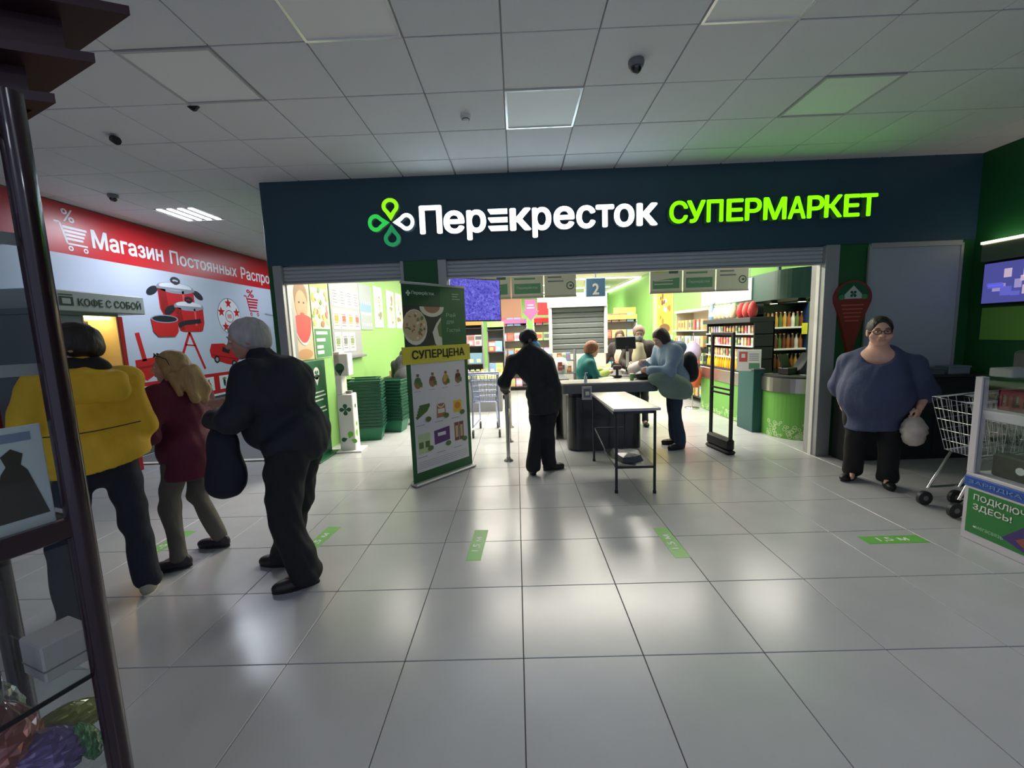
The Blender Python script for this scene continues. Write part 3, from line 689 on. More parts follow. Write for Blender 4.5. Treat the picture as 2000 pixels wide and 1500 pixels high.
# stepped canopy: three wedge-cornered boards
Mi = (Matrix.Translation(case.location) @ Matrix.Rotation(case.rotation_euler.z, 4, 'Z')).inverted()
for tip, z in (((-.955, 1.16), 2.46), ((-1.02, 1.115), 2.325), ((-1.115, 1.095), 2.225)):
    d1, d2 = Vector((-.93, -.37, 0)), Vector((-.91, .42, 0)); T = Vector((tip[0], tip[1], z))
    poly = [Mi @ p for p in (T, T+d2*1.1, T+d1*.75+d2*.75, T+d1*1.1)]
    q = MB(); q.prism([(p.x, p.y) for p in poly], z, z+.022, m_mar2); q.build('canopy_board', case)
    s2 = [Mi @ p for p in (T+(d1+d2)*.10, T+(d1+d2)*.10+d2*.8, T+d1*.7+d2*.7, T+(d1+d2)*.10+d1*.8)]
    q = MB(); q.prism([(p.x, p.y) for p in s2], z-.1, z, m_mar2); q.build('canopy_riser', case)
cw = case.matrix_basis
def incase(x, y, z): return tuple(Matrix.Translation(case.location) @ Matrix.Rotation(case.rotation_euler.z, 4, 'Z') @ Vector((x, y, z)))
rzc = case.rotation_euler.z
# things in the case
t = thing('picture_card', 'white card with a brown bell-shaped ornament picture, low in the display case', 'picture', incase(.03, .17, 1.197), rzc)
q = MB(); q.box(-.004, -.14, 0, .004, .14, .25, mat('card_white', (232, 234, 232), .4), .002); c_ = q.build('board', t)
P = Print((-.0045, 0, 0), (0, -1, 0), (0, 0, 1)); mb_ = mat('bell_brown', (78, 66, 60), .5)
P.poly([(u*.72+.052, v) for u, v in [(-.02, .03), (.11, .03), (.095, .08), (.075, .145), (.062, .16), (.07, .185), (.045, .2), (.02, .185), (.028, .16), (.015, .145), (-.005, .08)]], mb_); P.rect(-.07, .215, .12, .235, mat('card_blue', (150, 160, 186), .5)); P.rect(-.12, .09, -.03, .2, mat('card_beige', (190, 180, 160), .5)); P.build('printed_picture', c_)
solo((lambda q: (q.box(-.09, -.13, 0, .09, .13, .3, mat('box_brown', (86, 62, 50), .5), .004), q)[-1])(MB()), 'gift_box', 'dark brown box behind the card in the display case', 'box', incase(.22, .2, 1.183), rzc)
solo(bag_mesh(.12, .16, .15, mat('foil_dark', (60, 62, 66), .15, metal=.6), 4), 'foil_bag', 'dark crinkled foil bag on the middle shelf of the display case', 'bag', incase(.12, .13, 1.588), rzc)
solo((lambda q: (q.lathe([(.035, 0), (.04, .01), (.02, .03), (.03, .06), (.02, .1), (.026, .12), (.018, .145), (0, .15)], mat('porcelain', (200, 196, 190), .3)), q)[-1])(MB()), 'figurine', 'small pale porcelain figurine on the top shelf of the display case', 'figurine', incase(.12, .1, 1.888), rzc)
t = thing('price_tag', 'green price tag on the top shelf edge of the display case', 'price tag', incase(-.006, .12, 1.888), rzc)
q = MB(); q.box(-.003, -.06, -.01, .003, .06, .05, mat('tag_green', (70, 170, 60), .4)); o_ = q.build('card', t)
P = Print((-.0035, 0, 0), (0, -1, 0), (0, 0, 1)); P.ring(.02, .02, .022, .018, .006, mat('tag_pale', (150, 220, 130), .4)); P.rect(-.05, .01, -.02, .03, mat('tag_pale', (0, 0, 0))); P.build('printed_ring', o_)
solo((lambda q: (q.box(-.055, -.05, 0, .055, .05, .10, mat('paper_box', (196, 186, 184), .5), .004), q.box(-.056, -.051, .03, .056, .051, .034, m_mid), q)[-1])(MB()), 'paper_box', 'pale grey pink box standing on the low shelf behind the maroon post', 'box', incase(.135, .03, .774), rzc)
for i, (x, y, w_, h_, c, nm, lab, rx) in enumerate(((.19, .15, .2, .21, (158, 84, 78), 'red', 'reddish brown shiny gift bag, topmost of the foil bags at the lower left', .25), (.10, .10, .16, .12, (110, 84, 140), 'violet', 'violet foil bag at the lower left corner', .5), (.20, .02, .17, .085, (140, 142, 58), 'olive', 'olive green foil bag at the bottom left edge', .9), (.26, .16, .18, .22, (74, 66, 66), 'dark', 'dark wrapped bag at the far lower left edge', .2), (.05, .02, .06, .11, (60, 120, 62), 'leaf', 'small bright green wrapped roll among the foil bags', 1.0))):
    solo(bag_mesh(w_, w_*.7, h_, mat('foil_'+nm, c, .2, metal=.3, coat=.6), i+20, 18, .10, False, 26), 'foil_bag', lab, 'bag', incase(x, y, .522), rzc+i*.6, None, rx*.3)
solo(bag_mesh(.13, .1, .2, mat('cellophane', (200, 196, 190), .12, metal=.7), 31, 16, .12, False, 22), 'foil_bag', 'crinkled clear silver wrap standing above the reddish gift bag', 'bag', incase(.33, .1, .522), rzc)

solo((lambda q: (q.lathe([(.03, 0), (.034, .01), (.036, .07), (.022, .09), (.02, .11)], mat('jar_dark', (40, 38, 40), .12, coat=.6), n=14), q.lathe([(.024, .11), (.024, .125), (0, .125)], m_black, n=14), q)[-1])(MB()), 'glass_jar', 'small dark glass jar left of the pale paper box in the display case', 'jar', incase(.13, .17, .774), rzc)
# ================================================================ kiosk in the right corner
kio = thing('sales_kiosk', 'white sales kiosk with glass case, blue strip and green advert at the right edge', 'kiosk', (3.27, 3.0, 0))
m_kw = mat('kiosk_white', (206, 200, 206), .4); m_kb = mat('kiosk_blue', (54, 92, 176), .4); m_kg = mat('kiosk_green', (50, 128, 62), .4)
def kbox(x0, y0, z0, x1, y1, z1, m, name, bev=.004):
    q = MB(); q.box(x0, y0, z0, x1, y1, z1, m, bev); return q.build(name, kio)
base = kbox(0, -1.5, 0, .8, 0, .40, m_kw, 'base')
strip = kbox(-.004, -1.5, .40, .804, .004, .475, m_kb, 'blue_strip')
kbox(0, -1.5, .475, .8, 0, .50, m_kw, 'deck')
for x, y in ((0, -.05), (.75, -.05), (0, -1.5), (.75, -1.5)): kbox(x, y, .5, x+.05, y+.05, 1.2, m_kw, 'corner_post')
kbox(0, -1.5, 1.19, .8, 0, 1.21, m_glass, 'glass_top', 0)
sh1 = kbox(.02, -1.48, .90, .78, -.02, .965, m_kw, 'shelf')
kbox(.01, -1.45, .5, .016, -.05, 1.19, m_glass, 'pane', 0); kbox(.05, -.012, .5, .75, -.006, 1.19, m_glass, 'pane', 0)
P = Print((-.0045, 0, 0), (0, -1, 0), (0, 0, 1))
rr = random.Random(2)
P.text('ЗАРЯДКА · СВЯЗЬ · СЕРВИС · ОПЛАТА', .03, .422, 1.3, .03, mat('strip_pale', (130, 160, 210), .4), 1, .005); P.build('strip_lettering', strip)
P = Print((-.0005, 0, 0), (0, -1, 0), (0, 0, 1)); P.rect(.03, .06, 1.2, .385, m_kg, 1)
P.text('ПОДКЛЮЧИТЬ', .07, .305, .44, .052, m_white, 2, .02); P.text('ЗДЕСЬ!', .07, .235, .24, .052, m_white, 2, .02)
P.leaf(.08, .115, .02, 0, m_white, 2); P.text('мегасвязь', .10, .105, .17, .022, mat('kiosk_pale', (170, 210, 170), .4), 2)
P.poly([(.26, .12), (.40, .27), (.56, .18), (.42, .07)], mat('kiosk_violet', (74, 54, 120), .4), 2); P.poly([(.34, .14), (.42, .2), (.47, .15), (.40, .1)], mat('kiosk_amber', (150, 80, 70), .4), 3); P.build('printed_advert', base)
t = thing('plastic_crate', 'small red plastic crate on the upper kiosk shelf', 'crate', (3.27+.25, 2.78, .965)); m_cr = mat('crate_red', (150, 34, 58), .35)
q = MB(); q.box(-.13, -.17, 0, .13, .17, .012, m_cr); q.build('bottom', t)
for x0, y0, x1, y1 in ((-.13, -.17, -.12, .17), (.12, -.17, .13, .17), (-.13, -.17, .13, -.16), (-.13, .16, .13, .17)):
    q = MB()
    q.box(x0, y0, .0, x1, y1, .03, m_cr); q.box(x0, y0, .11, x1, y1, .14, m_cr)
    n_ = 5; 
    for k in range(n_+1):
        if abs(x1-x0) > abs(y1-y0): xx = x0+(x1-x0-.02)*k/n_; q.box(xx, y0, .03, xx+.02, y1, .11, m_cr)
        else: yy = y0+(y1-y0-.02)*k/n_; q.box(x0, yy, .03, x1, yy+.02, .11, m_cr)
    q.build('side', t)
t = thing('radio', 'black box device with a round pale dial on the kiosk deck', 'radio', (3.27+.14, 2.72, .5))
q = MB(); q.box(-.06, -.2, 0, .06, .2, .16, m_black, .012); q.build('body', t)
q = MB(); q.tube([(-.058, .02, .08), (-.066, .02, .08)], .026, m_white, 20); q.build('dial', t)
for i, (x, y, z, w_, h_, c, lab) in enumerate(((.32, -.42, .965, .24, .14, (96, 92, 96), 'grey pouch beside the red crate on the kiosk shelf'), (.4, -.5, .5, .3, .24, (60, 62, 70), 'dark bag inside the lower kiosk glass'))):
    solo(bag_mesh(w_, w_*.6, h_, mat('kbag%d' % i, c, .4), i+40), 'pouch', lab, 'bag', (3.27+x, 3+y, z), i)
t = thing('printer', 'dark grey receipt printer standing on the kiosk glass top', 'printer', (3.27+.45, 2.8, 1.21))
q = MB(); q.box(-.26, -.16, 0, .26, .16, .17, mat('printer_grey', (62, 64, 68), .4), .02); q.build('body', t); q = MB(); q.box(-.2, -.165, .09, .2, -.15, .11, m_black); q.build('paper_slot', t)
q = MB(); q.prism([(-.16, 0), (.14, 0), (.2, .2), (-.04, .22)], -.05, .05, mat('pink_bag', (206, 74, 110), .35, var=.1), M=XZ)
solo(q, 'pink_pouch', 'bright pink slanted pouch on top of the kiosk printer', 'bag', (3.27+.52, 2.8, 1.38))
solo((lambda q: (q.box(-.1, -.07, 0, .1, .07, .06, mat('pale_box', (150, 156, 150), .5), .006), q)[-1])(MB()), 'carton', 'small pale carton at the left end of the kiosk glass top', 'box', (3.27+.1, 2.85, 1.21))

# ================================================================ shopping trolleys
def cart(name, label, loc, rz, group=None, m=m_chrome, hm=None, L=.86, W=.5):
    t = thing(name, label, 'shopping trolley', loc, rz, group); h = W/2
    q = MB()   # nose is +x
    top = lambda x: 1.0-.05*(x+L/2)/L
    rim = [(-L/2, -h, 1.0), (L/2, -h+.05, .95), (L/2, h-.05, .95), (-L/2, h, 1.0), (-L/2, -h, 1.0)]
    q.tube(rim, .009, m, 6); bz = .50
    bot = [(-L/2+.1, -h+.06, bz+.06), (L/2-.1, -h+.1, bz), (L/2-.1, h-.1, bz), (-L/2+.1, h-.06, bz+.06), (-L/2+.1, -h+.06, bz+.06)]
    q.tube(bot, .007, m, 6)
    for s in (0, 1):
        A, B = (rim[0], rim[1]) if s == 0 else (rim[3], rim[2]); C, D = (bot[0], bot[1]) if s == 0 else (bot[3], bot[2])
        for k in range(13):
            u = k/12; P0 = [A[i]+(B[i]-A[i])*u for i in range(3)]; P1 = [C[i]+(D[i]-C[i])*u for i in range(3)]; q.tube([P0, P1], .0035, m, 4, False)
        for k in range(1, 5):
            u = k/5; q.tube([[A[i]+(C[i]-A[i])*u for i in range(3)], [B[i]+(D[i]-B[i])*u for i in range(3)]], .0035, m, 4, False)
    for A, B, C, D in ((rim[1], rim[2], bot[1], bot[2]), (rim[0], rim[3], bot[0], bot[3])):
        for k in range(9):
            u = k/8; q.tube([[A[i]+(B[i]-A[i])*u for i in range(3)], [C[i]+(D[i]-C[i])*u for i in range(3)]], .0035, m, 4, False)
        for k in range(1, 5):
            u = k/5; q.tube([[A[i]+(C[i]-A[i])*u for i in range(3)], [B[i]+(D[i]-B[i])*u for i in range(3)]], .0035, m, 4, False)
    for k in range(9):
        u = k/8; q.tube([[bot[0][i]+(bot[3][i]-bot[0][i])*u for i in range(3)], [bot[1][i]+(bot[2][i]-bot[1][i])*u for i in range(3)]], .0035, m, 4, False)
    tag(q.build('wire_basket', t), kind='stuff')
    q = MB()
    for s in (-1, 1):
        q.tube([(-L/2+.06, s*(h-.03), 1.0), (-L/2+.12, s*(h-.03), .62), (-L/2+.03, s*(h-.02), .16)], .012, m, 8)
        q.tube([(-L/2+.12, s*(h-.05), .56), (L/2-.16, s*(h-.09), .48), (L/2+.0, s*(h-.08), .15)], .012, m, 8)
        q.tube([(-L/2+.03, s*(h-.02), .17), (L/2-.0, s*(h-.08), .16)], .010, m, 8)
    q.build('chassis', t)
    q = MB(); q.tube([(-L/2-.06, -h, 1.03), (-L/2-.06, h, 1.03)], .016, hm or m_green, 10); q.tube([(-L/2-.06, -h, 1.03), (-L/2+.02, -h, 1.0)], .01, m, 6); q.tube([(-L/2-.06, h, 1.03), (-L/2+.02, h, 1.0)], .01, m, 6); q.build('handle', t)
    for x, s in ((-L/2+.03, -1), (-L/2+.03, 1), (L/2, -1), (L/2, 1)):
        y = s*(h-.02 if x < 0 else h-.08); q = MB(); q.tube([(x+.02, y-.014, .062), (x+.02, y+.014, .062)], .062, m_dark, 16); q.tube([(x+.02, y-.017, .062), (x+.02, y+.017, .062)], .022, m_mid, 10); q.build('wheel', t)
    return t
c0 = cart('shopping_trolley', 'front trolley of the nested row at the right, nose beside the woman in blue', (3.98, 3.42, 0), PI, 'nested trolleys behind the kiosk', W=.42)
dup(c0, (4.25, 3.42, 0), PI, 'second trolley of the nested row, mostly behind the kiosk glass', 'nested trolleys behind the kiosk')
dup(c0, (4.52, 3.42, 0), PI, 'last trolley of the nested row behind the kiosk', 'nested trolleys behind the kiosk')
cart('shopping_trolley', 'bluish chrome trolley parked left of the queue rail inside the entrance', (-.52, 6.75, 0), PI/2, None, mat('blue_chrome', (176, 184, 214), .25, metal=.8), mat('handle_violet', (150, 160, 200), .4), L=.7, W=.46)
# ================================================================ store: left (produce) side
WX = -2.83
def wallframe(y, z): return Print((WX+.0125, y, z), (0, 1, 0), (0, 0, 1))
def board(name, label, cat, y0, y1, z0, z1, m, th=.012):
    t = thing(name, label, cat, (WX, 0, 0)); q = MB(); q.box(0, y0, z0, th, y1, z1, m, .003); return t, q.build('panel', t)
t, bp = board('melon_poster', 'tall poster with a face above a red melon slice inside the produce opening', 'poster', 5.32, 5.80, 1.36, 2.62, mat('poster_beige', (214, 190, 160), .5))
P = Print((.0125, 0, 0), (0, 1, 0), (0, 0, 1)); sk = mat('print_skin', (216, 160, 124), .5)
P.rect(5.33, 2.45, 5.79, 2.6, mat('print_lime', (190, 210, 90), .5)); P.ell(5.56, 2.12, .17, .24, sk, 1, 24); P.ell(5.56, 2.2, .18, .2, mat('print_hair', (150, 116, 84), .5), 2, 24)
P.ell(5.56, 2.08, .155, .2, sk, 3, 24)
for s in (-1, 1): P.ell(5.56+s*.06, 2.12, .022, .012, m_text, 4)
P.ell(5.56, 1.97, .06, .02, mat('print_lip', (190, 80, 80), .5), 4)
P.ell(5.56, 1.9, .23, .34, m_white, 5, 24, a0=PI, a1=2*PI); P.ell(5.56, 1.9, .22, .31, mat('print_melon', (226, 74, 70), .5), 6, 24, a0=PI, a1=2*PI); P.ell(5.56, 1.9, .23, .06, mat('print_melon', (0, 0, 0)), 7, 24, a0=0, a1=PI)
P.ell(5.56, 1.44, .2, .07, mat('print_tan', (196, 150, 100), .5), 3); P.build('print', bp)
t, bp = board('veg_board', 'info board with greens and vegetables above a green text field', 'poster', 5.83, 6.38, 1.36, 2.55, mat('veg_pale', (206, 212, 180), .5))
P = Print((.0125, 0, 0), (0, 1, 0), (0, 0, 1)); rr = random.Random(12)
P.rect(5.85, 2.36, 6.36, 2.54, mat('veg_yellow', (214, 222, 96), .5)); P.rect(5.85, 1.37, 6.36, 1.78, mat('veg_green', (70, 132, 84), .5))
for k in range(34): P.ell(rr.uniform(5.88, 6.33), rr.uniform(1.84, 2.34), rr.uniform(.02, .06), rr.uniform(.02, .05), mat('veg%d' % (k % 6), [(150, 170, 90), (196, 190, 110), (110, 140, 70), (200, 160, 90), (226, 226, 214), (170, 110, 90)][k % 6], .5), 1+k*.2, 9, rr.random()*3)
for k in range(3): P.rect(5.9, 1.7-.1*k, 6.25-.08*k, 1.745-.1*k, m_white, 3)
P.rect(5.9, 1.42, 6.1, 1.47, m_white, 3); P.build('print', bp)
nb = thing('notice_board', 'grey notice board with three rows of white printed sheets', 'notice board', (WX, 0, 0))
q = MB(); q.box(0, 6.42, 1.34, .02, 7.62, 2.62, mat('board_grey', (150, 152, 154), .5), .004); q.build('panel', nb)
for r_ in range(3):
    for k in range(4):
        y = 6.48+.285*k; z = 2.14-.36*r_
        if r_ == 2 and k == 3: continue
        q = MB(); q.box(.02, y, z, .024, y+.245, z+.31, m_white); o = q.build('sheet', nb)
        P = Print((.0245, y, z), (0, 1, 0), (0, 0, 1)); c = [(110, 112, 110), (180, 90, 70), (120, 140, 90), (190, 140, 60)][(r_*3+k*2) % 4 if r_ else 0]
        mm = mat('sheet_ink%d' % ((r_*3+k*2) % 4 if r_ else 0), c, .5)
        for i in range(5): P.rect(.03, .05+.045*i, .2-.02*(i % 3), .066+.045*i, mm)
        if r_: P.rect(.05, .12, .19, .22, mm, 2)
        P.build('sheet_print', o)
q = MB(); q.box(0, 6.42, 1.30, .09, 7.62, 1.34, m_mid, .004); q.build('ledge', nb)
t, bp = board('blue_chart', 'grey chart with rows of blue and white icons at the end of the notice board', 'poster', 7.66, 8.30, 1.78, 2.62, mat('chart_grey', (150, 160, 166), .5))
P = Print((.0125, 0, 0), (0, 1, 0), (0, 0, 1)); P.rect(7.7, 2.12, 8.26, 2.3, mat('chart_blue', (120, 156, 190), .5))
for r_ in range(3):
    for k in range(5): P.ell(7.76+.11*k, 1.88+.2*r_, .03, .03, m_white, 2, 8)
P.build('print', bp)
for y0, y1, lab in ((8.45, 8.98, 'white narrow poster with green sketch on the bright green wall, nearer one'), (9.28, 9.85, 'white narrow poster with brown print on the bright green wall, middle one'), (9.98, 10.5, 'white yellow-edged poster on the bright green wall beside the roll-up banner')):
    t, bp = board('wall_poster', lab, 'poster', y0, y1, 1.83, 2.66, m_white)
    P = Print((.0125, 0, 0), (0, 1, 0), (0, 0, 1)); rr = random.Random(int(y0*10))
    for k in range(9): P.ell(rr.uniform(y0+.12, y1-.12), rr.uniform(1.92, 2.5), rr.uniform(.04, .1), rr.uniform(.03, .1), mat('sketch%d' % (k % 3), [(120, 140, 90), (150, 120, 100), (200, 190, 150)][k % 3], .5), 1+k*.2, 9)
    P.rect(y0+.06, 2.3, y1-.06, 2.33, m_white, 5); P.build('print', bp)
# green info cabinet with pin logo
t = thing('info_stand', 'dark green info stand with a white pin logo at the left of the entrance', 'info stand', (-2.79, 5.62, 0))
m_is = mat('stand_green', (36, 98, 66), .45)
q = MB(); q.box(-.03, -.3, 0, .05, .3, 1.35, m_is, .01); bd = q.build('panel', t); q = MB(); q.box(-.03, -.32, 0, .16, .32, .02, m_is, .006); q.build('foot', t)
P = Print((.0505, 0, 0), (0, 1, 0), (0, 0, 1)); P.ell(.02, 1.17, .085, .085, m_white, 1, 24); P.poly([(-.06, 1.14), (.1, 1.14), (.02, 1.0)], m_white, 1)
for a in range(4): P.leaf(.02, 1.16, .06, PI/4+a*PI/2, m_is, 2, None)
for k, w_ in enumerate((.3, .34, .26, 0, .3, .33, .2)):
    if w_: P.rect(-.1, .9-.055*k, -.1+w_, .92-.055*k, m_white, 2)
P.build('lettering', bd)
# sanitiser dispenser column
t = thing('sanitiser_stand', 'white free-standing sanitiser column with green leaf emblems', 'dispenser', (-2.48, 5.95, 0), .05)
q = MB(); q.box(-.16, -.16, 0, .2, .16, .025, m_white, .008); q.build('base_plate', t)
q = MB(); q.box(-.11, -.1, .02, .11, .1, .84, m_white, .01); q.box(-.11, -.1, .84, -.02, .1, 1.45, m_white, .01); q.box(-.11, -.1, 1.1, .09, .1, 1.42, m_white, .01); bd = q.build('column', t)
P = Print((0, -.1005, 0), (1, 0, 0), (0, 0, 1)); P.ell(-.03, 1.22, .065, .065, m_is, 1); P.poly([(-.085, 1.19), (.025, 1.19), (-.03, 1.1)], m_is, 1)
for a in range(4): P.leaf(-.0, .62, .085, a*PI/2, m_is, 2)
P.leaf(.02, .2, .11, PI/2-.4, m_lgreen, 2); P.leaf(.0, .2, .09, PI+.3, m_is, 2); P.leaf(.05, .18, .09, -.4, m_lgreen, 2); P.build('emblems', bd)
P = Print((.1105, 0, 0), (0, 1, 0), (0, 0, 1)); P.leaf(0, .2, .12, PI/2+.3, m_lgreen, 2); P.leaf(0, .35, .08, PI/2, m_lgreen, 2); P.leaf(0, .62, .07, PI/2, m_is, 2); P.build('side_emblems', bd)
q = MB(); q.box(.0, -.04, .84, .08, .04, .88, m_mid, .006); q.build('drip_cup', t)

# stacked green baskets: each basket its own object, made once and copied
m_bk2 = mat('basket_green', (20, 112, 78), .4); m_bkd = mat('basket_dark', (18, 66, 50), .4)
def basket_mesh():
    t = thing('shopping_basket', 'green', 'basket', (0, 0, -50)); q = MB(); n = 4
    def ring(w_, d, z): return [(-w_, -d, z), (w_, -d, z), (w_, d, z), (-w_, d, z)]
    A, B, Cc, D = ring(.19, .13, 0), ring(.235, .165, .22), ring(.225, .155, .22), ring(.18, .12, .01)
    vs = A+B+Cc+D; fs = [(3, 2, 1, 0), (12, 13, 14, 15)]
    for k in range(4):
        l = (k+1) % 4; fs += [(k, l, 4+l, 4+k), (4+k, 4+l, 8+l, 8+k), (8+k, 8+l, 12+l, 12+k)]
    q.add(vs, fs, m_bk2); q.build('tub', t)
    q = MB()
    for (x0, y0, x1, y1) in ((-.25, -.18, .25, -.155), (-.25, .155, .25, .18), (-.25, -.155, -.225, .155), (.225, -.155, .25, .155)): q.box(x0, y0, .205, x1, y1, .228, m_bkd, .003)
    q.build('rim', t)
    q = MB(); q.tube([(-.24, 0, .22), (-.2, .02, .235), (.2, .02, .235), (.24, 0, .22)], .007, m_black, 6); q.build('handle', t)
    return t
bk = basket_mesh(); first = True
for (x, y, n, rz, lab) in ((-2.42, 6.62, 15, .15, 'green basket nested in the tall stack behind the sanitiser column'), (-2.20, 7.15, 14, -.1, 'green basket nested in the stack farther back, right of the tall stack'), (-2.63, 7.05, 15, .1, 'green basket nested in the wall side stack behind the info stand')):
    for k in range(n):
        loc = (x+random.uniform(-.008, .008), y, .002+.052*k); lb_ = lab; g = 'baskets in '+lab.split(' in ')[1]
        if k == 0: lb_ = lab.replace('nested in', 'at the very bottom of'); g = None
        if k == n-1: lb_ = lab.replace('nested in', 'on top of'); g = None
        if first: bk.location = loc; bk.rotation_euler = (0, 0, rz); bk['label'] = lb_; first = False
        else:
            o = dup(bk, loc, rz, lb_)
            if g: o['group'] = g
# produce tables with crates and round produce
def goods(mesh, name, label, cat, group, locs, rz=0.0, jit=0):
    for l in locs:
        o = link_mesh(name, mesh if not isinstance(mesh, list) else random.choice(mesh)); o.location = l; o.rotation_euler = (0, 0, rz+random.uniform(-jit, jit)); tag(o, label, cat, group)
m_crate = mat('crate_wood', (176, 140, 96), .6)
def crate(loc, w_, d, h, label, group=None, rz=0):
    t = thing('produce_crate', label, 'crate', loc, rz, group)
    q = MB(); q.box(-w_/2, -d/2, 0, w_/2, d/2, .015, m_crate); q.build('bottom', t)
    for (x0, y0, x1, y1) in ((-w_/2, -d/2, w_/2, -d/2+.012), (-w_/2, d/2-.012, w_/2, d/2), (-w_/2, -d/2+.012, -w_/2+.012, d/2-.012), (w_/2-.012, -d/2+.012, w_/2, d/2-.012)):
        q = MB(); q.box(x0, y0, .015, x1, y1, h, m_crate); q.build('side', t)
    return t
t = thing('produce_table', 'dark produce table with crates behind the basket stacks', 'table', (-1.9, 8.6, 0))
q = MB(); q.box(-.75, -.45, .78, .75, .45, .84, m_dark, .005); q.build('tabletop', t); q = MB(); q.box(-.7, -.4, .0, .7, .4, .78, mat('table_green', (30, 60, 46), .5), .005); q.build('plinth', t)
q = MB(); q.lathe([(0, -.036), (.026, -.028), (.04, 0), (.032, .026), (.006, .042), (0, .05)], mat('onion_skin', (206, 150, 120), .4, var=.1), n=8); on = q.mesh('onion')
q = MB(); q.lathe([(0, -.034), (.03, -.02), (.038, 0), (.03, .022), (0, .034)], mat('potato_skin', (200, 176, 140), .6, var=.1), n=8, sx=1.15); po = q.mesh('potato')
for k, (x, nm, me, lab) in enumerate(((-2.33, 'onion', on, 'onions'), (-1.9, 'potato', po, 'potatoes'), (-1.47, 'onion', on, 'onions'))):
    crate((x, 8.45, .84), .4, .5, .12, 'wooden produce crate of %s, %s on the dark produce table' % (lab, ('left one', 'middle one', 'right one')[k]))
    ls = [(x-.14+.093*i+random.uniform(-.006, .006), 8.27+.09*j, .84+.075+.06*r_) for r_ in (0, 1) for i in range(4) for j in range(5)]
    goods(me, nm, 'small round %s heaped in the %s produce crate' % (nm, ('left', 'middle', 'right')[k]), nm, '%s in the %s crate' % (lab, ('left', 'middle', 'right')[k]), ls, jit=2)
# second tier: bread-like packs behind
solo(bag_mesh(.25, .2, .2, mat('produce_bag', (226, 224, 216), .4), 77), 'produce_bag', 'white filled bag on the produce table at its right end', 'bag', (-1.3, 8.75, .84))

# ================================================================ hanging screen, banners, number
tv = thing('hanging_screen', 'tilted violet-blue screen hanging behind the main opening by the pier', 'screen', (-.54, 5.7, 2.08), math.atan2(.4, .66))
q = MB(); q.box(-.39, -.02, -.285, .39, .03, .285, m_black, .008); cs = q.build('casing', tv)
scr = bpy.data.materials.new('screen_violet'); scr.use_nodes = True; nt = scr.node_tree; bb = nt.nodes['Principled BSDF']
tcn = nt.nodes.new('ShaderNodeTexCoord'); nz = nt.nodes.new('ShaderNodeTexNoise'); nz.inputs['Scale'].default_value = 14; nz.inputs['Detail'].default_value = 6; nz.inputs['Distortion'].default_value = 2.5
rp = nt.nodes.new('ShaderNodeValToRGB'); rp.color_ramp.elements[0].position = .35; rp.color_ramp.elements[0].color = srgb((52, 44, 158))+(1,); rp.color_ramp.elements[1].position = .72; rp.color_ramp.elements[1].color = srgb((128, 124, 236))+(1,)
nt.links.new(tcn.outputs['Object'], nz.inputs[0]); nt.links.new(nz.outputs[0], rp.inputs[0]); nt.links.new(rp.outputs[0], bb.inputs['Emission Color']); bb.inputs['Emission Strength'].default_value = .95; bb.inputs['Base Color'].default_value = (.02, .02, .03, 1)
q = MB(); q.quad((-.375, -.0205, -.27), (.375, -.0205, -.27), (.375, -.0205, .27), (-.375, -.0205, .27), scr); q.build('picture', tv)
q = MB(); q.tube([(0, .03, .2), (0, .06, .4), (0, .06, 1.32)], .016, m_black); q.build('mount_pole', tv)
m_hb = mat('hang_board', (206, 204, 184), .5); m_hg = mat('hang_green', (96, 146, 110), .5); m_hf = mat('hang_frame', (176, 168, 150), .5); m_hy = mat('hang_yellow', (206, 206, 96), .5)
def hang(x0, x1, kind, label):
    t = thing('hanging_board', label, 'sign', ((x0+x1)/2, 6.5, 2.17)); w_ = (x1-x0)/2
    q = MB(); q.box(-w_+.004, -.015, 0, w_-.004, .015, .62, m_hb, .004); bd = q.build('panel', t)
    q = MB(); q.box(-w_, -.02, -.03, w_, .02, .0, m_hf, .004); q.build('bottom_rail', t)
    for s in (-1, 1): q = MB(); q.tube([(s*w_*.8, 0, .62), (s*w_*.8, 0, 1.23)], .004, m_mid, 5); q.build('hanging_wire', t)
    P = Print((0, -.0155, 0), (1, 0, 0), (0, 0, 1))
    if kind == 0:
        P.rect(-.2, .28, .02, .4, m_hy, 1); P.rect(.04, .26, .18, .38, mat('hang_dark', (70, 96, 84), .5), 1); P.poly([(-.2, .04), (.2, .04), (.2, .2), (-.2, .16)], m_hg, 1)
        for k in range(2): P.rect(-.18, .1+.05*k, .1, .115+.05*k, m_hb, 2)
    elif kind == 1:
        P.rect(-.2, .04, .2, .19, m_hg, 1); P.text('Перекрёсток', -.16, .1, .32, .05, m_hb, 2)
        for k in range(3): P.rect(-.2, .25+.06*k, .12-.05*k, .275+.06*k, m_hg, 1)
    else:
        for k in range(4): P.rect(-.19, .2+.06*k, .05-.03*(k % 2), .22+.06*k, m_mid, 1)
        P.ring(.15, .14, .06, .06, .016, mat('hang_dark', (0, 0, 0)), 1); P.leaf(.13, .14, .05, 0, mat('hang_dark', (0, 0, 0)), 1)
    P.build('lettering', bd)
for i, (a, c, k, lab) in enumerate(((-.56, -.06, 0, 'hanging pale board with a green slip right behind the violet screen'), (-.05, .44, 1, 'hanging pale board with a green name band right of the violet screen'), (.45, .94, 2, 'hanging pale board with a round mark left of the blue lane number'), (2.05, 2.54, 0, 'hanging pale board with a yellow patch right of the lit ceiling lines'), (2.55, 3.04, 1, 'hanging pale board with a green name band above the orange wall poster'), (3.05, 3.54, 2, 'hanging pale board with a round mark left of the dark bar canopy'))): hang(a, c, k, lab)
t = thing('lane_number', 'blue lane number plate hanging above the shuttered cabinet', 'sign', (1.325, 7.0, 2.17))
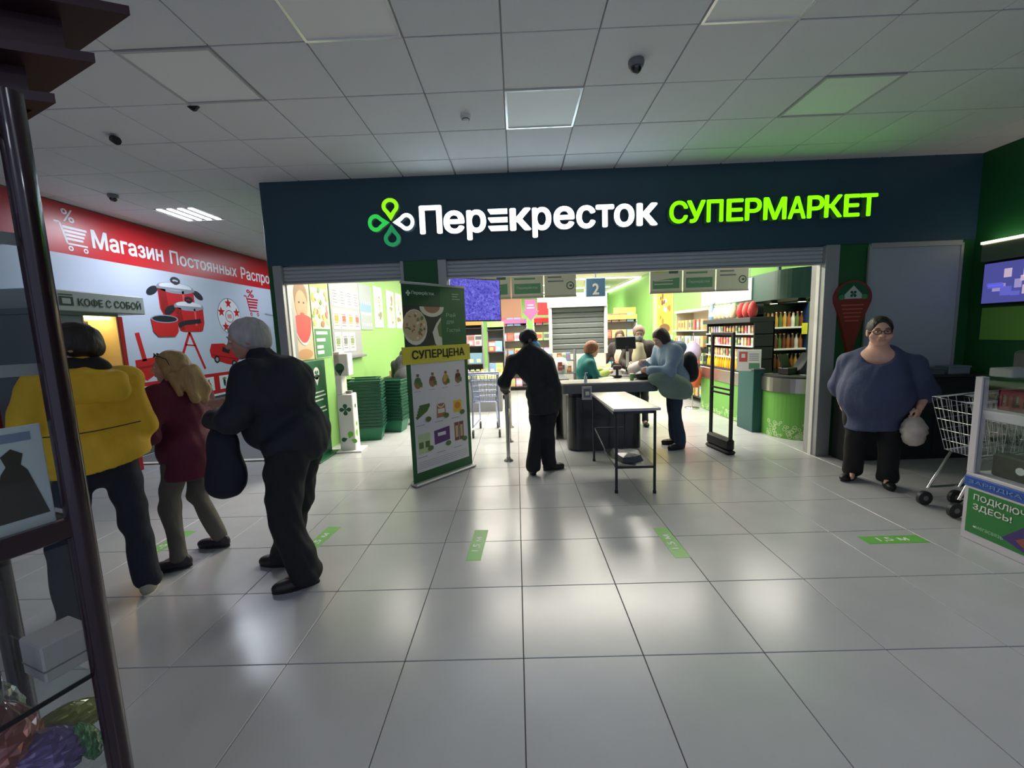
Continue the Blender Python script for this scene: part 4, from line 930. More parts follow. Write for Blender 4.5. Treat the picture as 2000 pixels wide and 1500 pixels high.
q = MB(); q.box(-.16, -.03, 0, .16, .03, .3, mat('lane_blue', (84, 122, 160), .45), .01); bd = q.build('plate', t); P = Print((0, -.0305, 0), (1, 0, 0), (0, 0, 1)); P.text('2', -.055, .03, .11, .18, m_white, 1, .03); P.build('lettering', bd)
q = MB(); q.tube([(0, 0, .3), (0, 0, 1.23)], .012, m_mid); q.build('hanging_rod', t)
t = thing('arrow_sign', 'purple downward arrow sign hanging far inside the store', 'sign', (.33, 9.2, 1.87)); q = MB(); m_pu = mat('arrow_purple', (164, 96, 150), .5)
q.prism([(0, 0), (.19, .22), (.12, .22), (.12, .46), (-.12, .46), (-.12, .22), (-.19, .22)], -.015, .015, m_pu, M=XZ); bd = q.build('panel', t); P = Print((0, -.0155, 0), (1, 0, 0), (0, 0, 1)); P.rect(-.08, .27, .08, .29, m_white); P.rect(-.06, .33, .06, .35, m_white); P.build('lettering', bd)
q = MB(); q.tube([(0, 0, .46), (0, 0, 1.53)], .005, m_mid, 5); q.build('hanging_wire', t)

# shuttered cabinet over the checkout
t = thing('shutter_cabinet', 'tall white cabinet with a closed grey roller shutter behind the checkout', 'cabinet', (1.13, 7.66, 0))
m_cab = mat('cabinet_white', (222, 220, 208), .5)
q = MB(); q.box(-.5, 0, .0, .5, .4, 1.2, m_cab, .006); q.box(-.5, .1, 1.2, .5, .4, 2.28, m_cab, .006); q.build('carcass', t)
q = MB(); q.box(-.52, -.04, 2.06, .52, .42, 2.3, m_cab, .008); q.box(-.52, -.05, 2.05, .52, -.03, 2.075, m_white); q.build('header', t)
for s in (-1, 1): q = MB(); q.box(s*.5-.025, -.03, 1.2, s*.5+.025, .1, 2.06, m_cab, .004); q.build('guide_rail', t)
m_sl = [mat('slat_grey%d' % k, (112+5*k, 118+5*k, 116+5*k), .45, metal=.2) for k in range(2)]
for k in range(9):
    q = MB(); z = 1.2+k*.094; q.box(-.475, .04-.005*(k % 2), z+.003, .475, .09, z+.091, m_sl[k % 2], .012); q.build('slat', t)

# ================================================================ checkout
ck = thing('checkout_counter', 'black checkout counter with rounded front and grey worktop edge', 'checkout', (1.2, 5.5, 0))
def rpoly(x0, y0, x1, y1, r, n=7):
    pts = []
    for cx, cy, a in ((x1-r, y1-r, 0), (x0+r, y1-r, PI/2), (x0+r, y0+r, PI), (x1-r, y0+r, 3*PI/2)): pts += [(cx+r*math.cos(a+PI/2*k/n), cy+r*math.sin(a+PI/2*k/n)) for k in range(n+1)]
    return pts
m_cb = mat('checkout_black', (30, 33, 37), .28, coat=.3); m_ce = mat('checkout_edge', (96, 102, 104), .4); m_ct = mat('checkout_top', (200, 196, 184), .35)
q = MB(); q.prism(rpoly(-.54, 0, .46, .36, .14), .02, .74, m_cb, smooth=False); q.prism(rpoly(.0, .3, .5, 2.0, .05), .02, .74, m_cb); q.build('base', ck)
q = MB(); q.prism(rpoly(-.50, .03, .42, .33, .12), 0, .02, m_black); q.build('plinth', ck)
q = MB(); q.prism(rpoly(-.64, -.06, .66, .42, .1), .80, .92, m_ce); q.prism(rpoly(-.05, .36, .66, 2.1, .06), .80, .92, m_ce); q.build('worktop_edge', ck)
q = MB(); q.prism(rpoly(-.62, -.04, .64, .40, .09), .92, .935, m_ct); q.prism(rpoly(-.03, .36, .64, 2.08, .05), .92, .935, m_ct); q.build('worktop', ck)
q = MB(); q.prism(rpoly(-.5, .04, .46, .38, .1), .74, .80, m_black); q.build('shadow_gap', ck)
q = MB(); q.box(.2, .5, .936, .55, 1.9, .94, m_black); q.build('conveyor_belt', ck)
t = thing('side_counter', 'narrow pale counter end left of the cashier', 'checkout', (.62, 6.6, 0))
q = MB(); q.box(-.12, -.4, 0, -.06, .5, .86, m_cab, .004); q.box(.05, -.4, 0, .1, .5, .86, m_cab, .004); q.box(-.06, .4, 0, .05, .5, .86, m_dark); q.build('side_panel', t); q = MB(); q.box(-.16, -.44, .86, .14, .55, .92, m_ce, .006); q.build('worktop', t)
t = thing('card_holder', 'small clear card holder clipped to the front edge of the checkout', 'card holder', (.9, 5.425, .72)); q = MB(); q.box(-.065, -.008, 0, .065, .0, .18, mat('holder_frame', (190, 188, 196), .3), .004); bd = q.build('frame', t); P = Print((0, -.0085, 0), (1, 0, 0), (0, 0, 1)); P.rect(-.045, .03, .045, .15, m_mid); P.rect(-.02, .06, .03, .11, m_white, 2); P.build('printed_card', bd)
t = thing('sanitiser_bottle', 'tiny clear pump bottle on the checkout edge above the card holder', 'bottle', (.9, 5.52, .935)); q = MB(); q.lathe([(.022, 0), (.022, .08), (.01, .095), (.008, .12)], mat('clear_blue', (190, 205, 214), .1, coat=.5), n=10); q.build('body', t); q = MB(); q.tube([(0, 0, .118), (0, 0, .13), (.03, 0, .13)], .006, m_white, 6); q.build('pump', t)
t = thing('till_screen', 'dark till screen on a pole between the cashier and the grey-haired customer', 'till screen', (1.72, 6.55, .935))
q = MB(); q.lathe([(.08, 0), (.08, .015), (.02, .03)], m_black, n=14); q.build('base', t); q = MB(); q.tube([(0, 0, .02), (0, 0, .42)], .022, m_black); q.build('pole', t); q = MB(); q.box(-.16, -.02, .38, .16, .02, .58, m_black, .01, Matrix.Rotation(-.2, 4, 'X')); q.build('display', t); q = MB(); q.box(-.02, -.03, .1, .025, -.022, .34, m_white); q.build('receipt', t)
t = thing('scanner', 'dark brown card terminal on the checkout in front of the cashier', 'terminal', (1.43, 5.98, .941)); q = MB(); q.box(-.06, -.05, 0, .06, .05, .03, m_black, .01); q.build('base', t); q = MB(); q.tube([(0, 0, .03), (.0, .0, .12)], .02, m_dark); q.build('neck', t); q = MB(); q.box(-.06, -.03, .11, .06, .03, .17, mat('terminal_brown', (70, 46, 44), .4), .012); q.build('head', t)
def jar(loc, r, h, c, lab, nm='cup'):
    t = thing(nm, lab, nm, loc); q = MB(); q.lathe([(r*.85, 0), (r, h*.8), (r, h)], mat('jar%s' % str(c), c, .4), n=12); q.build('body', t); q = MB(); q.lathe([(r*1.04, h), (r*1.04, h*1.12), (0, h*1.12)], m_white, n=12); q.build('lid', t)
jar((1.54, 5.62, .935), .03, .08, (90, 150, 90), 'small green and white cup on the checkout worktop')
solo(bag_mesh(.34, .26, .22, mat('bag_pinkish', (196, 182, 180), .4), 51), 'shopping_bag', 'pinkish white shopping bag lying on the checkout', 'bag', (1.72, 5.98, .941), .3, None, .2)
solo(bag_mesh(.32, .24, .12, mat('bag_black', (26, 26, 30), .4), 52), 'shopping_bag', 'black soft bag lying in front of the pinkish bag on the checkout', 'bag', (1.75, 5.70, .935), .1)
t = thing('paper_roll', 'white wrapped pack with a dark square leaning on the pinkish bag', 'pack', (1.93, 5.9, 1.0), .2); q = MB(); q.box(-.075, -.05, 0, .075, .05, .22, m_white, .03, Matrix.Rotation(-.25, 4, 'Y')); bd = q.build('wrap', t); P = Print((.0, -.051, .0), (1, 0, .25), (-.25, 0, 1)); P.rect(-.03, .06, .04, .13, m_black); P.build('label_patch', bd)
# impulse rack of sweets beyond the checkout
sw = thing('sweet_rack', 'low rack of sweets and small packs under the shuttered cabinet', 'rack', (.62, 7.38, 0))
for k, z in enumerate((.88, 1.1)):
    q = MB(); q.box(-.32, -.12+.1*k, z, .4, .12, z+.015, m_mid); q.build('shelf', sw)
for s in (-.32, .4): q = MB(); q.box(s-.01, -.12, 0, s+.01, .13, 1.3, m_mid); q.build('upright', sw)
PK = [mat('pack%d' % k, c, .4) for k, c in enumerate([(206, 92, 84), (232, 206, 120), (236, 234, 224), (156, 120, 104), (130, 166, 200), (156, 190, 130), (226, 164, 112), (196, 144, 168), (96, 100, 112), (238, 222, 190)])]
def pack_mesh(w_, d, h, i, j):
    q = MB(); q.box(-w_/2, -d/2, 0, w_/2, d/2, h, PK[i], .004); q.box(-w_/2*.8, -d/2-.001, h*.3, w_/2*.8, -d/2, h*.75, PK[j]); q.box(-w_/2-.001, -d/2*.8, h*.3, -w_/2, d/2*.8, h*.75, PK[j]); return q.mesh('pack')
packs = [pack_mesh(.075, .05, .13, i, (i+3) % 10) for i in range(10)]
goods(packs, 'sweet_pack', 'small sweet pack standing on the rack under the shuttered cabinet', 'sweets', 'sweet packs under the cabinet', [(.35+.08*k, 7.32, .895) for k in range(8)]+[(.35+.08*k, 7.42, 1.115) for k in range(8)])
t = thing('gift_basket', 'round white and red display of packs on the rack left of the cashier', 'display', (.72, 7.0, .92)); q = MB(); q.lathe([(.1, 0), (.13, .12), (.12, .2), (.08, .26), (0, .28)], m_white, n=14); q.build('wrap', t); P = Print((0, -.125, .0), (1, 0, 0), (0, 0, 1)); P.rect(-.05, .06, .02, .2, PK[0]); P.rect(.02, .08, .06, .15, PK[3]); P.build('printed_label', t)

# ================================================================ store: back left racks
def rack(name, label, x0, x1, y, h, n, d=.4, m=m_mid, top=None):
    t = thing(name, label, 'shelf unit', ((x0+x1)/2, y, 0)); w_ = (x1-x0)/2
    for s in (-1, 1): q = MB(); q.box(s*w_-.012, 0, 0, s*w_+.012, d, h, m, .003); q.build('side_panel', t)
    q = MB(); q.box(-w_, d-.015, 0, w_, d, h, m); q.build('back_panel', t)
    zs = [.12+(h-.3)*k/(n-1) for k in range(n)]
    for z in zs: q = MB(); q.box(-w_, -.02, z-.02, w_, d-.02, z, m_dark, .003); q.build('shelf', t)
    if top: q = MB(); q.box(-w_, -.03, h-.12, w_, d, h, top, .004); q.build('header', t)
    return zs
mags = []
for i in range(8):
    q = MB(); q.box(-.085, -.01, 0, .085, .01, .25, PK[i], .003); q.box(-.07, -.0112, .14, .07, -.01, .22, PK[(i*3+2) % 10]); q.box(-.06, -.0112, .03, .03, -.01, .11, PK[(i+5) % 10]); mags.append(q.mesh('magazine'))
for x0, x1, y, h, n, lab, g in ((-1.3, -.78, 9.6, 1.95, 5, 'magazine rack beside the roll-up banner under the screen', 'left magazine rack'), (-.7, -.3, 10.2, 1.9, 4, 'narrower magazine rack with green side right of the first rack', 'right magazine rack')):
    zs = rack('magazine_rack', lab, x0, x1, y, h, n, .35, m_mid, m_green if x0 > -1 else mat('rack_orange', (226, 150, 80), .5))
    nn = 3 if x0 < -1 else 2
    goods(mags, 'magazine', 'colourful magazine standing in the '+g, 'magazine', 'magazines in the '+g, [(x0+.1+.165*k, y+.03+.04*r_, z+.001) for z in zs[:-1] for k in range(nn) for r_ in (0, 1)])
t = thing('low_table', 'low pale yellow-green promotion table behind the parked trolley', 'table', (-.72, 8.9, 0)); q = MB(); q.box(-.42, -.3, .7, .42, .3, .76, mat('promo_top', (206, 206, 140), .5), .005); q.build('tabletop', t); q = MB(); q.box(-.38, -.26, 0, .38, .26, .7, m_mid, .004); q.build('plinth', t)
goods(packs, 'small_pack', 'small bright pack on the low promotion table', 'pack', 'packs on the promotion table', [(-1.05+.11*k, 8.72, .76) for k in range(4)])
# brown column and far gondolas
q = MB(); q.box(-.42, 12.4, 0, .18, 13.0, 3.4, mat('column_brown', (170, 128, 104), .5), .01); tag(q.build('trim_6'), 'square brown column deep in the store', kind='structure')
cart_m = []
for i in range(8):
    q = MB(); q.box(-.09, -.06, 0, .09, .06, .22, PK[i], .004); q.box(-.07, -.0612, .06, .07, -.06, .17, PK[(i*7+3) % 10]); q.box(-.0912, -.04, .06, -.09, .04, .17, PK[(i*7+3) % 10]); cart_m.append(q.mesh('carton'))
for k, (x0, x1, y, lab) in enumerate(((.5, 1.9, 11.6, 'long grocery shelf far behind the black-clad man'), (-.5, .3, 11.7, 'grocery shelf in front of the brown column'), (2.1, 3.2, 11.2, 'grocery shelf far behind the masked customer'), (-2.4, -1.5, 11.5, 'far shelf behind the roll-up banner by the green wall'))):
    zs = rack('grocery_shelf', lab, x0, x1, y, 2.0, 5, .5, m_cab, (m_red, m_pu, m_hy, m_hy)[k])
    n_ = int((x1-x0-.1)/.2)
    goods(cart_m, 'carton', 'coloured carton on the '+lab, 'carton', 'cartons on the '+lab, [(x0+.14+.2*i, y+.08, z+.001) for z in zs for i in range(n_)])
t = thing('red_sign', 'red and cream slanted department sign far in the store', 'sign', (1.05, 11.0, 2.05), .5); q = MB(); q.box(-.55, -.02, 0, .55, .02, .32, m_red, .005); q.box(-.55, -.021, .32, .55, .02, .5, m_cream, .004); q.build('panel', t); q = MB()
for s in (-.5, .5): q.tube([(s, 0, .5), (s, 0, 1.35)], .006, m_mid, 5)
tag(q.build('hanging_wire', t), kind='stuff')

# ================================================================ store ceiling lamps
m_ln = emis('lamp_line', (255, 250, 236), 5.0)
def lamp(x0, y0, x1, y1, z, lab):
    L = math.hypot(x1-x0, y1-y0); t = thing('linear_lamp', lab, 'ceiling lamp', ((x0+x1)/2, (y0+y1)/2, z), math.atan2(y1-y0, x1-x0))
    q = MB(); q.box(-L/2, -.05, .03, L/2, .05, 3.4-z, m_cab); q.build('housing', t); q = MB(); q.box(-L/2+.01, -.05, 0, L/2-.01, .05, .03, m_ln, .01); q.build('tube', t)
lamp(2.05, 14.5, 4.3, 14.5, 3.34, 'long lit lamp line across the store between the hanging boards')
lamp(4.28, 14.8, 4.28, 19.8, 3.34, 'lit lamp line running into the depth along the right wall')
lamp(2.1, 17.5, 3.9, 17.5, 3.34, 'shorter lit lamp line behind the lane number')
lamp(-.9, 15.5, -.9, 19.0, 3.1, 'bright short lamp left of the brown column')
lamp(.5, 16.0, 1.6, 16.0, 3.34, 'far lamp line right of the brown column, nearer one')
lamp(.5, 19.0, 1.7, 19.0, 3.34, 'far lamp line right of the brown column, farther one')
lamp(1.3, 11.0, 2.0, 19.5, 3.3, 'slanting lit lamp line above the red department sign')

# ================================================================ store: right side
q = MB(); q.box(4.335, 11.7, 1.3, 4.35, 13.4, 2.9, mat('food_base', (236, 214, 150), .5), .004); t = q.build('food_poster'); tag(t, 'orange and yellow food poster on the green wall behind the blue coat', 'poster')
P = Print((4.3345, 13.4, 1.3), (0, -1, 0), (0, 0, 1)); rr = random.Random(8)
P.rect(.42, .12, 1.65, 1.5, mat('food_orange', (226, 170, 70), .5), 1); P.ell(1.05, .3, .45, .14, mat('food_bowl', (120, 84, 60), .5), 2); P.rect(.45, 0, 1.65, .12, m_white, 2); P.ring(.2, .6, .16, .5, .04, mat('food_ring', (226, 180, 130), .5), 2)
for k in range(16): P.ell(rr.uniform(.55, 1.5), rr.uniform(.4, 1.35), rr.uniform(.05, .18), rr.uniform(.05, .1), mat('food%d' % (k % 4), [(236, 190, 60), (206, 110, 50), (240, 226, 200), (110, 60, 44)][k % 4], .5), 2+k*.2, 9)
P.build('print', t)
q = MB(); q.box(3.2, 15.6, .0, 3.28, 17.2, 3.4, m_green); q.box(2.55, 15.5, 0, 2.75, 15.7, 3.4, mat('pillar_floral', (226, 206, 150), .5, var=.2, vscale=9)); tag(q.build('trim_7'), 'green partition and patterned pillar deep in the store', kind='structure')
t = solo((lambda q: (q.box(-.35, -.01, 0, .35, .01, .95, mat('yellow_poster', (214, 206, 110), .5), .004), q.box(-.3, -.012, .6, .2, -.01, .64, m_text), q.box(-.3, -.012, .7, .1, -.01, .74, m_text), q.box(-.35, -.012, 0, .35, -.01, .45, mat('poster_pale', (206, 204, 170), .5)), q)[-1])(MB()), 'yellow_poster', 'yellow poster with two dark text lines behind the grey-haired customer', 'poster', (3.45, 13.4, 1.35))
q = MB(); q.box(-.36, .012, 0, .36, .05, .02, m_mid); q.tube([(-.3, .03, -1.35), (-.3, .03, .9)], .012, m_mid); q.tube([(.3, .03, -1.35), (.3, .03, .9)], .012, m_mid); q.build('stand', t)
# open wall shelving with goods
def wallshelf(y0, y1, x0, x1, h, zs, lab):
    t = thing('wall_shelf', lab, 'shelf unit', (0, 0, 0)); q = MB(); q.box(x1-.02, y0, 0, x1, y1, h, m_cab); q.build('back_panel', t)
    for y in (y0, y1): q = MB(); q.box(x0+.1, y-.015, 0, x1, y+.015, h, m_hf, .003); q.build('side_panel', t)
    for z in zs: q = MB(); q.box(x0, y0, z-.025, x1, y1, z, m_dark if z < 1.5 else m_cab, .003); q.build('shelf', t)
    q = MB(); q.box(x0+.05, y0, h-.05, x1, y1, h, m_cab); q.build('top_panel', t)
zs = [.15, .5, .85, 1.2, 1.55]
wallshelf(8.55, 10.3, 3.80, 4.33, 2.0, zs, 'tall wall shelf packed with small goods right of the blue coat')
for k, z in enumerate(zs): goods(cart_m, 'carton', 'small packed carton on wall shelf tier %s right of the blue coat' % ('one', 'two', 'three', 'four', 'five')[k], 'carton', 'cartons on wall shelf tier '+('one', 'two', 'three', 'four', 'five')[k], [(3.90, 8.68+.2*i, z+.001) for i in range(8)], PI/2*0)
solo(bag_mesh(.34, .3, .5, mat('balloon_orange', (232, 100, 66), .4), 61), 'orange_bag', 'large orange red bag hanging at the near end of the wall shelf', 'bag', (3.48, 8.3, .42))
solo(bag_mesh(.3, .26, .4, mat('bag_lilac', (170, 160, 196), .4), 62), 'lilac_bag', 'lilac bag hanging above the orange bag by the wall shelf', 'bag', (3.48, 8.3, .94))
q = MB(); q.tube([(3.48, 8.3, 0), (3.48, 8.3, 1.5)], .01, m_chrome); q.lathe([(.14, 0), (.14, .015), (.02, .03)], m_chrome, (3.48, 8.3, 0)); tag(q.build('bag_stand'), 'thin chrome pole stand carrying the orange and lilac bags', 'stand')
# chilled counter with juice, header board
cc = thing('chilled_counter', 'green-fronted chilled counter with steel band beyond the anti-theft gate', 'counter', (3.95, 7.55, 0))
m_cgn = mat('counter_green', (104, 166, 72), .4); m_lace = mat('lace_pale', (190, 222, 160), .5)
q = MB(); q.box(-.28, -.85, 0, .14, .8, .62, m_cgn, .01); fr = q.build('front', cc); q = MB(); q.box(-.30, -.86, .62, .14, .82, .84, m_steel, .008); q.build('steel_band', cc); q = MB(); q.box(-.28, -.85, .84, .14, .8, .87, m_dark); q.build('deck', cc)
def lace(P, u0, u1, n, seed):
    r = random.Random(seed)
    for k in range(n): u = r.uniform(u0, u1); h = .02+.16*r.random()**2*(.6+.4*math.sin(u*9)); s = r.uniform(.02, .035); P.ring(u, h+.02, s, s, .009, m_lace, 1+k*.05, 10)
P = Print((-.2805, 0, 0), (0, -1, 0), (0, 0, 1)); lace(P, -.77, .82, 60, 4); tag(P.build('lace_print', fr), kind='stuff')
for z in (1.08, 1.28, 1.48): q = MB(); q.box(-.2, -.85, z-.02, .14, .8, z, m_cab, .003); q.build('shelf', cc)
q = MB(); q.box(.12, -.85, .87, .14, .8, 1.7, m_dark); q.build('back_panel', cc); q = MB(); q.box(-.26, -.86, 1.66, .14, .82, 1.74, m_dark, .006); q.build('canopy', cc)
for y in (-.85, .79): q = MB(); q.box(-.18, y, .87, .14, y+.02, 1.66, m_dark); q.build('end_panel', cc)
def bottle_mesh(r, h, m, mc, neck=.35):
    q = MB(); q.lathe([(r*.9, 0), (r, .01), (r, h*.55), (r*neck, h*.78), (r*neck, h*.93)], m, n=10); q.lathe([(r*neck*1.15, h*.93), (r*neck*1.15, h), (0, h)], mc, n=10); return q.mesh('bottle')
m_oj = mat('juice_orange', (238, 168, 40), .2, coat=.4)
oj = [bottle_mesh(.032, .19, m_oj, PK[2], .5), bottle_mesh(.032, .19, mat('juice_yellow', (236, 206, 66), .2, coat=.4), PK[1], .5)]
goods(oj, 'juice_bottle', 'small orange juice bottle in the front row of the chilled counter', 'bottle', 'juice bottles on the chilled counter', [(3.76+.08*r_, 6.78+.085*i, .871) for i in range(18) for r_ in (0, 1)])
for k, z in enumerate((1.08, 1.28, 1.48)): goods(packs, 'chilled_pack', 'small chilled pack on the %s shelf of the chilled counter' % ('lowest', 'middle', 'top')[k], 'pack', 'packs on the %s chilled shelf' % ('lowest', 'middle', 'top')[k], [(3.82, 6.78+.1*i, z+.001) for i in range(16)])
pouches = [bag_mesh(.15, .1, .26, m, 70+k).mesh('pouch') for k, m in enumerate((PK[2], PK[9], mat('pouch_pale', (214, 220, 206), .4)))]
redp = [bag_mesh(.16, .1, .25, m, 80+k).mesh('pouch') for k, m in enumerate((PK[0], mat('pouch_red', (206, 70, 70), .4)))]
goods(pouches, 'pouch', 'pale pouch standing on top of the chilled counter canopy', 'bag', 'pale pouches on the canopy', [(3.8, 7.42+.15*i, 1.741) for i in range(5)])
goods(redp, 'pouch', 'red pouch standing on top of the chilled counter canopy', 'bag', 'red pouches on the canopy', [(3.8, 6.82+.17*i, 1.741) for i in range(3)])
solo((lambda q: (q.lathe([(.055, 0), (.06, .01), (.06, .2), (.03, .26), (.03, .3)], PK[4], n=12), q.lathe([(.035, .3), (.035, .33), (0, .33)], m_white, n=12), q.lathe([(.061, .06), (.061, .14)], m_white, n=12), q)[-1])(MB()), 'water_bottle', 'blue and white bottle at the far end of the canopy row', 'bottle', (3.8, 8.22, 1.741))
hb = thing('header_board', 'grey header board with white lettering left of the dark bar canopy', 'sign', (3.84, 7.85, 2.02)); q = MB(); q.box(0, -.9, 0, .04, .95, .36, mat('header_grey', (170, 172, 172), .5), .005); bd = q.build('panel', hb)
P = Print((-.0005, 0, 0), (0, -1, 0), (0, 0, 1)); P.text('УЖЕ', -.85, .1, .4, .16, m_white, 1, .02); P.text('ГОТОВО', -.2, .1, .7, .16, m_white, 1, .02); P.build('lettering', bd)
q = MB()
for y in (-.8, .85): q.tube([(.02, y, .36), (.02, y, 1.38)], .008, m_mid, 5)
tag(q.build('hanging_wire', hb), kind='stuff')
# dark green panel with notice
t = thing('green_divider', 'dark teal divider panel between the chilled counter and the round bar', 'divider', (3.58, 6.45, 0)); q = MB(); q.box(-.06, -.22, 0, .1, .22, .95, mat('divider_teal', (34, 84, 82), .45), .008); q.build('panel', t); q = MB(); q.box(-.065, -.225, .95, .105, .225, .97, m_mid); q.build('cap', t)
t = thing('price_poster', 'white poster with a red square and green field on the teal divider', 'poster', (3.49, 6.32, .93), -.5); q = MB(); q.box(-.16, -.006, 0, .16, .006, .32, m_white, .003); bd = q.build('board', t); P = Print((0, -.0065, 0), (1, 0, 0), (0, 0, 1)); P.rect(-.13, .14, -.02, .29, PK[0]); P.rect(-.1, .2, -.05, .26, m_white, 2); P.rect(0, .03, .14, .12, m_hg)
for k in range(4): P.rect(.0, .16+.03*k, .13, .17+.03*k, m_mid)
P.build('printed_notice', bd)
# round bar counter
br = thing('bar_counter', 'rounded bright green bar counter with steel band at the right of the entrance', 'counter', (3.66, 5.66, 0))
def arcpoly(o=0.0):
    r = .42+o; pts = [(.95, -o), ]
    pts = [(.42+r*math.cos(a), .42+r*math.sin(a)) for a in [PI+PI/2*k/12 for k in range(13)]]
    return [(-o, .62)]+pts+[(.62, -o), (.66, .1), (.66, .62)]
q = MB(); q.prism(arcpoly(), .0, .66, m_cgn, smooth=False); fr = q.build('front', br)
q = MB(); q.prism(arcpoly(.03), .66, .86, m_steel); q.build('steel_band', br)
q = MB(); q.prism(arcpoly(.02), .86, .885, m_dark); q.build('worktop', br)
lb_ = MB(); r = random.Random(11); pl_ = arcpoly(.002)[1:15]; seg = []
for k in range(70):
    u = r.random()*(len(pl_)-1); i = int(u); fx = u-i; x = pl_[i][0]+(pl_[i+1][0]-pl_[i][0])*fx; y = pl_[i][1]+(pl_[i+1][1]-pl_[i][1])*fx
    d = Vector((pl_[i+1][0]-pl_[i][0], pl_[i+1][1]-pl_[i][1], 0)).normalized(); PP = Print((x, y, 0), d, (0, 0, 1)); h = .03+.2*r.random()**2; s = r.uniform(.018, .034); PP.mb = lb_; PP.ring(0, h, s, s, .009, m_lace, 1, 10)
tag(lb_.build('lace_print', fr), kind='stuff')
cn = thing('bar_canopy', 'dark green curved canopy with spot lamps above the bar counter', 'canopy', (3.86, 5.95, 1.98)); m_cn = mat('canopy_green', (26, 70, 62), .4)
q = MB(); q.prism([(x*1.0, y) for x, y in arcpoly()][:15]+[(.66, .0), (.66, 1.5), (0, 1.5)], 0, .42, m_cn, smooth=False); q.build('drum', cn)
q = MB(); q.box(.62, -.0, -.02, .66, 1.5, .44, m_cn); q.box(.1, .5, .42, .14, .54, 1.44, m_cn); q.build('side_panel', cn)
for x, y in ((.12, .62), (.3, .25), (.52, .35)):
    q = MB(); q.tube([(x, y, -.001), (x, y, -.05)], [.045, .06], m_black, 14); o = q.build('spot_lamp', cn); q = MB(); q.tube([(x, y, -.047), (x, y, -.053)], .05, emis('spot_lit', (255, 246, 224), 4.0) if x < .5 else m_white, 14); q.build('lens', o)
# liquor shelf
lq = thing('liquor_shelf', 'dark bottle shelf unit behind the round bar', 'shelf unit', (4.85, 7.75, 0)); m_lq = mat('shelf_dark', (26, 34, 40), .4)
q = MB(); q.box(-.42, .22, 0, .42, .26, 2.05, m_lq); q.build('back_panel', lq)
for x in (-.42, .40): q = MB(); q.box(x, -.1, 0, x+.02, .26, 2.05, mat('shelf_blue_edge', (40, 60, 96), .4)); q.build('side_panel', lq)
q = MB(); q.box(-.42, -.1, 1.98, .42, .26, 2.05, m_lq); q.build('top_panel', lq); q = MB(); q.box(-.42, -.12, 0, .42, .22, .80, m_lq); q.build('cupboard', lq)
for z in (1.17, 1.56): q = MB(); q.box(-.4, -.1, z-.03, .4, .22, z, m_white, .003); q.build('shelf', lq)
BT = [bottle_mesh(.034, .27, mat('liq%d' % k, c, .15, coat=.6), mc) for k, (c, mc) in enumerate((((150, 90, 40), m_black), ((190, 150, 70), m_white), ((210, 206, 190), m_black), ((110, 60, 36), PK[1]), ((90, 110, 60), PK[0]), ((196, 120, 60), m_black)))]
for k, z in enumerate((.80, 1.17, 1.56)): goods(BT, 'liquor_bottle', 'bottle on the %s tier of the dark bottle shelf' % ('lower', 'middle', 'upper')[k], 'bottle', 'bottles on the %s bar tier' % ('lower', 'middle', 'upper')[k], [(4.50+.076*i, 7.72+.09*r_, z+.001) for i in range(10) for r_ in (0, 1)])
t = thing('wine_rack', 'narrow dark rack of lying bottles left of the bottle shelf', 'rack', (4.26, 7.6, 0)); q = MB(); q.box(-.12, .25, 0, .12, .28, 2.0, m_lq); q.build('back_panel', t)
for x in (-.13, .11): q = MB(); q.box(x, -.1, 0, x+.02, .28, 2.0, m_lq); q.build('side_panel', t)
for k in range(6): q = MB(); q.box(-.11, -.1, .95+.17*k, .11, .25, .96+.17*k, m_lq); q.build('shelf', t)
for k in range(5):
    for s in (-.055, .055):
        o = link_mesh('wine_bottle', BT[(k+int(s > 0)*2) % 6]); o.location = (4.26+s, 7.78, .997+.17*k); o.rotation_euler = (PI/2, 0, 0); tag(o, 'bottle lying neck forward in the narrow dark rack', 'bottle', 'lying bottles in the narrow rack')
t = thing('till', 'black till with slanted screen on the round bar counter', 'till', (3.95, 6.12, .885), .4); q = MB(); q.box(-.1, -.08, 0, .1, .08, .1, m_black, .01); q.build('base', t); q = MB(); q.box(-.1, -.01, 0, .1, .01, .2, m_black, .005, Matrix.Translation((0, .02, .1)) @ Matrix.Rotation(-.4, 4, 'X')); q.build('screen', t)
t = thing('bar_tray', 'flat pale tray with small tools on the round bar counter', 'tray', (4.1, 5.85, .885)); q = MB(); q.box(-.12, -.06, 0, .12, .06, .015, m_mid, .005); q.build('tray', t); q = MB(); q.tube([(-.08, 0, .025), (.07, .02, .025)], .008, m_black, 6); q.build('tool', t)
solo((lambda q: (q.prism([(0, 0), (.22, 0), (.22, .02), (.2, .3), (.18, .3)], -.1, .1, mat('menu_dark', (40, 44, 48), .3), M=XZ), q)[-1])(MB()), 'menu_stand', 'dark slanted menu stand at the right end of the round bar', 'menu stand', (4.05, 6.15, .885))
t = thing('yellow_tag', 'bright yellow tag at the right edge of the bottle shelf', 'tag', (5.2, 7.64, 1.42)); q = MB(); q.box(-.05, 0, 0, .05, .006, .2, mat('tag_yellow', (226, 220, 60), .5)); q.build('card', t)
q = MB(); q.box(5.24, 7.0, 1.52, 5.279, 7.4, 1.86, m_white, .004); t = q.build('wall_notice'); tag(t, 'white notice with two grey blocks on the green wall right of the bottle shelf', 'notice'); P = Print((5.2395, 7.4, 1.52), (0, -1, 0), (0, 0, 1))
for k in range(2): P.rect(.06, .05+.15*k, .34, .15+.15*k, m_hf)
P.build('printed_blocks', t)
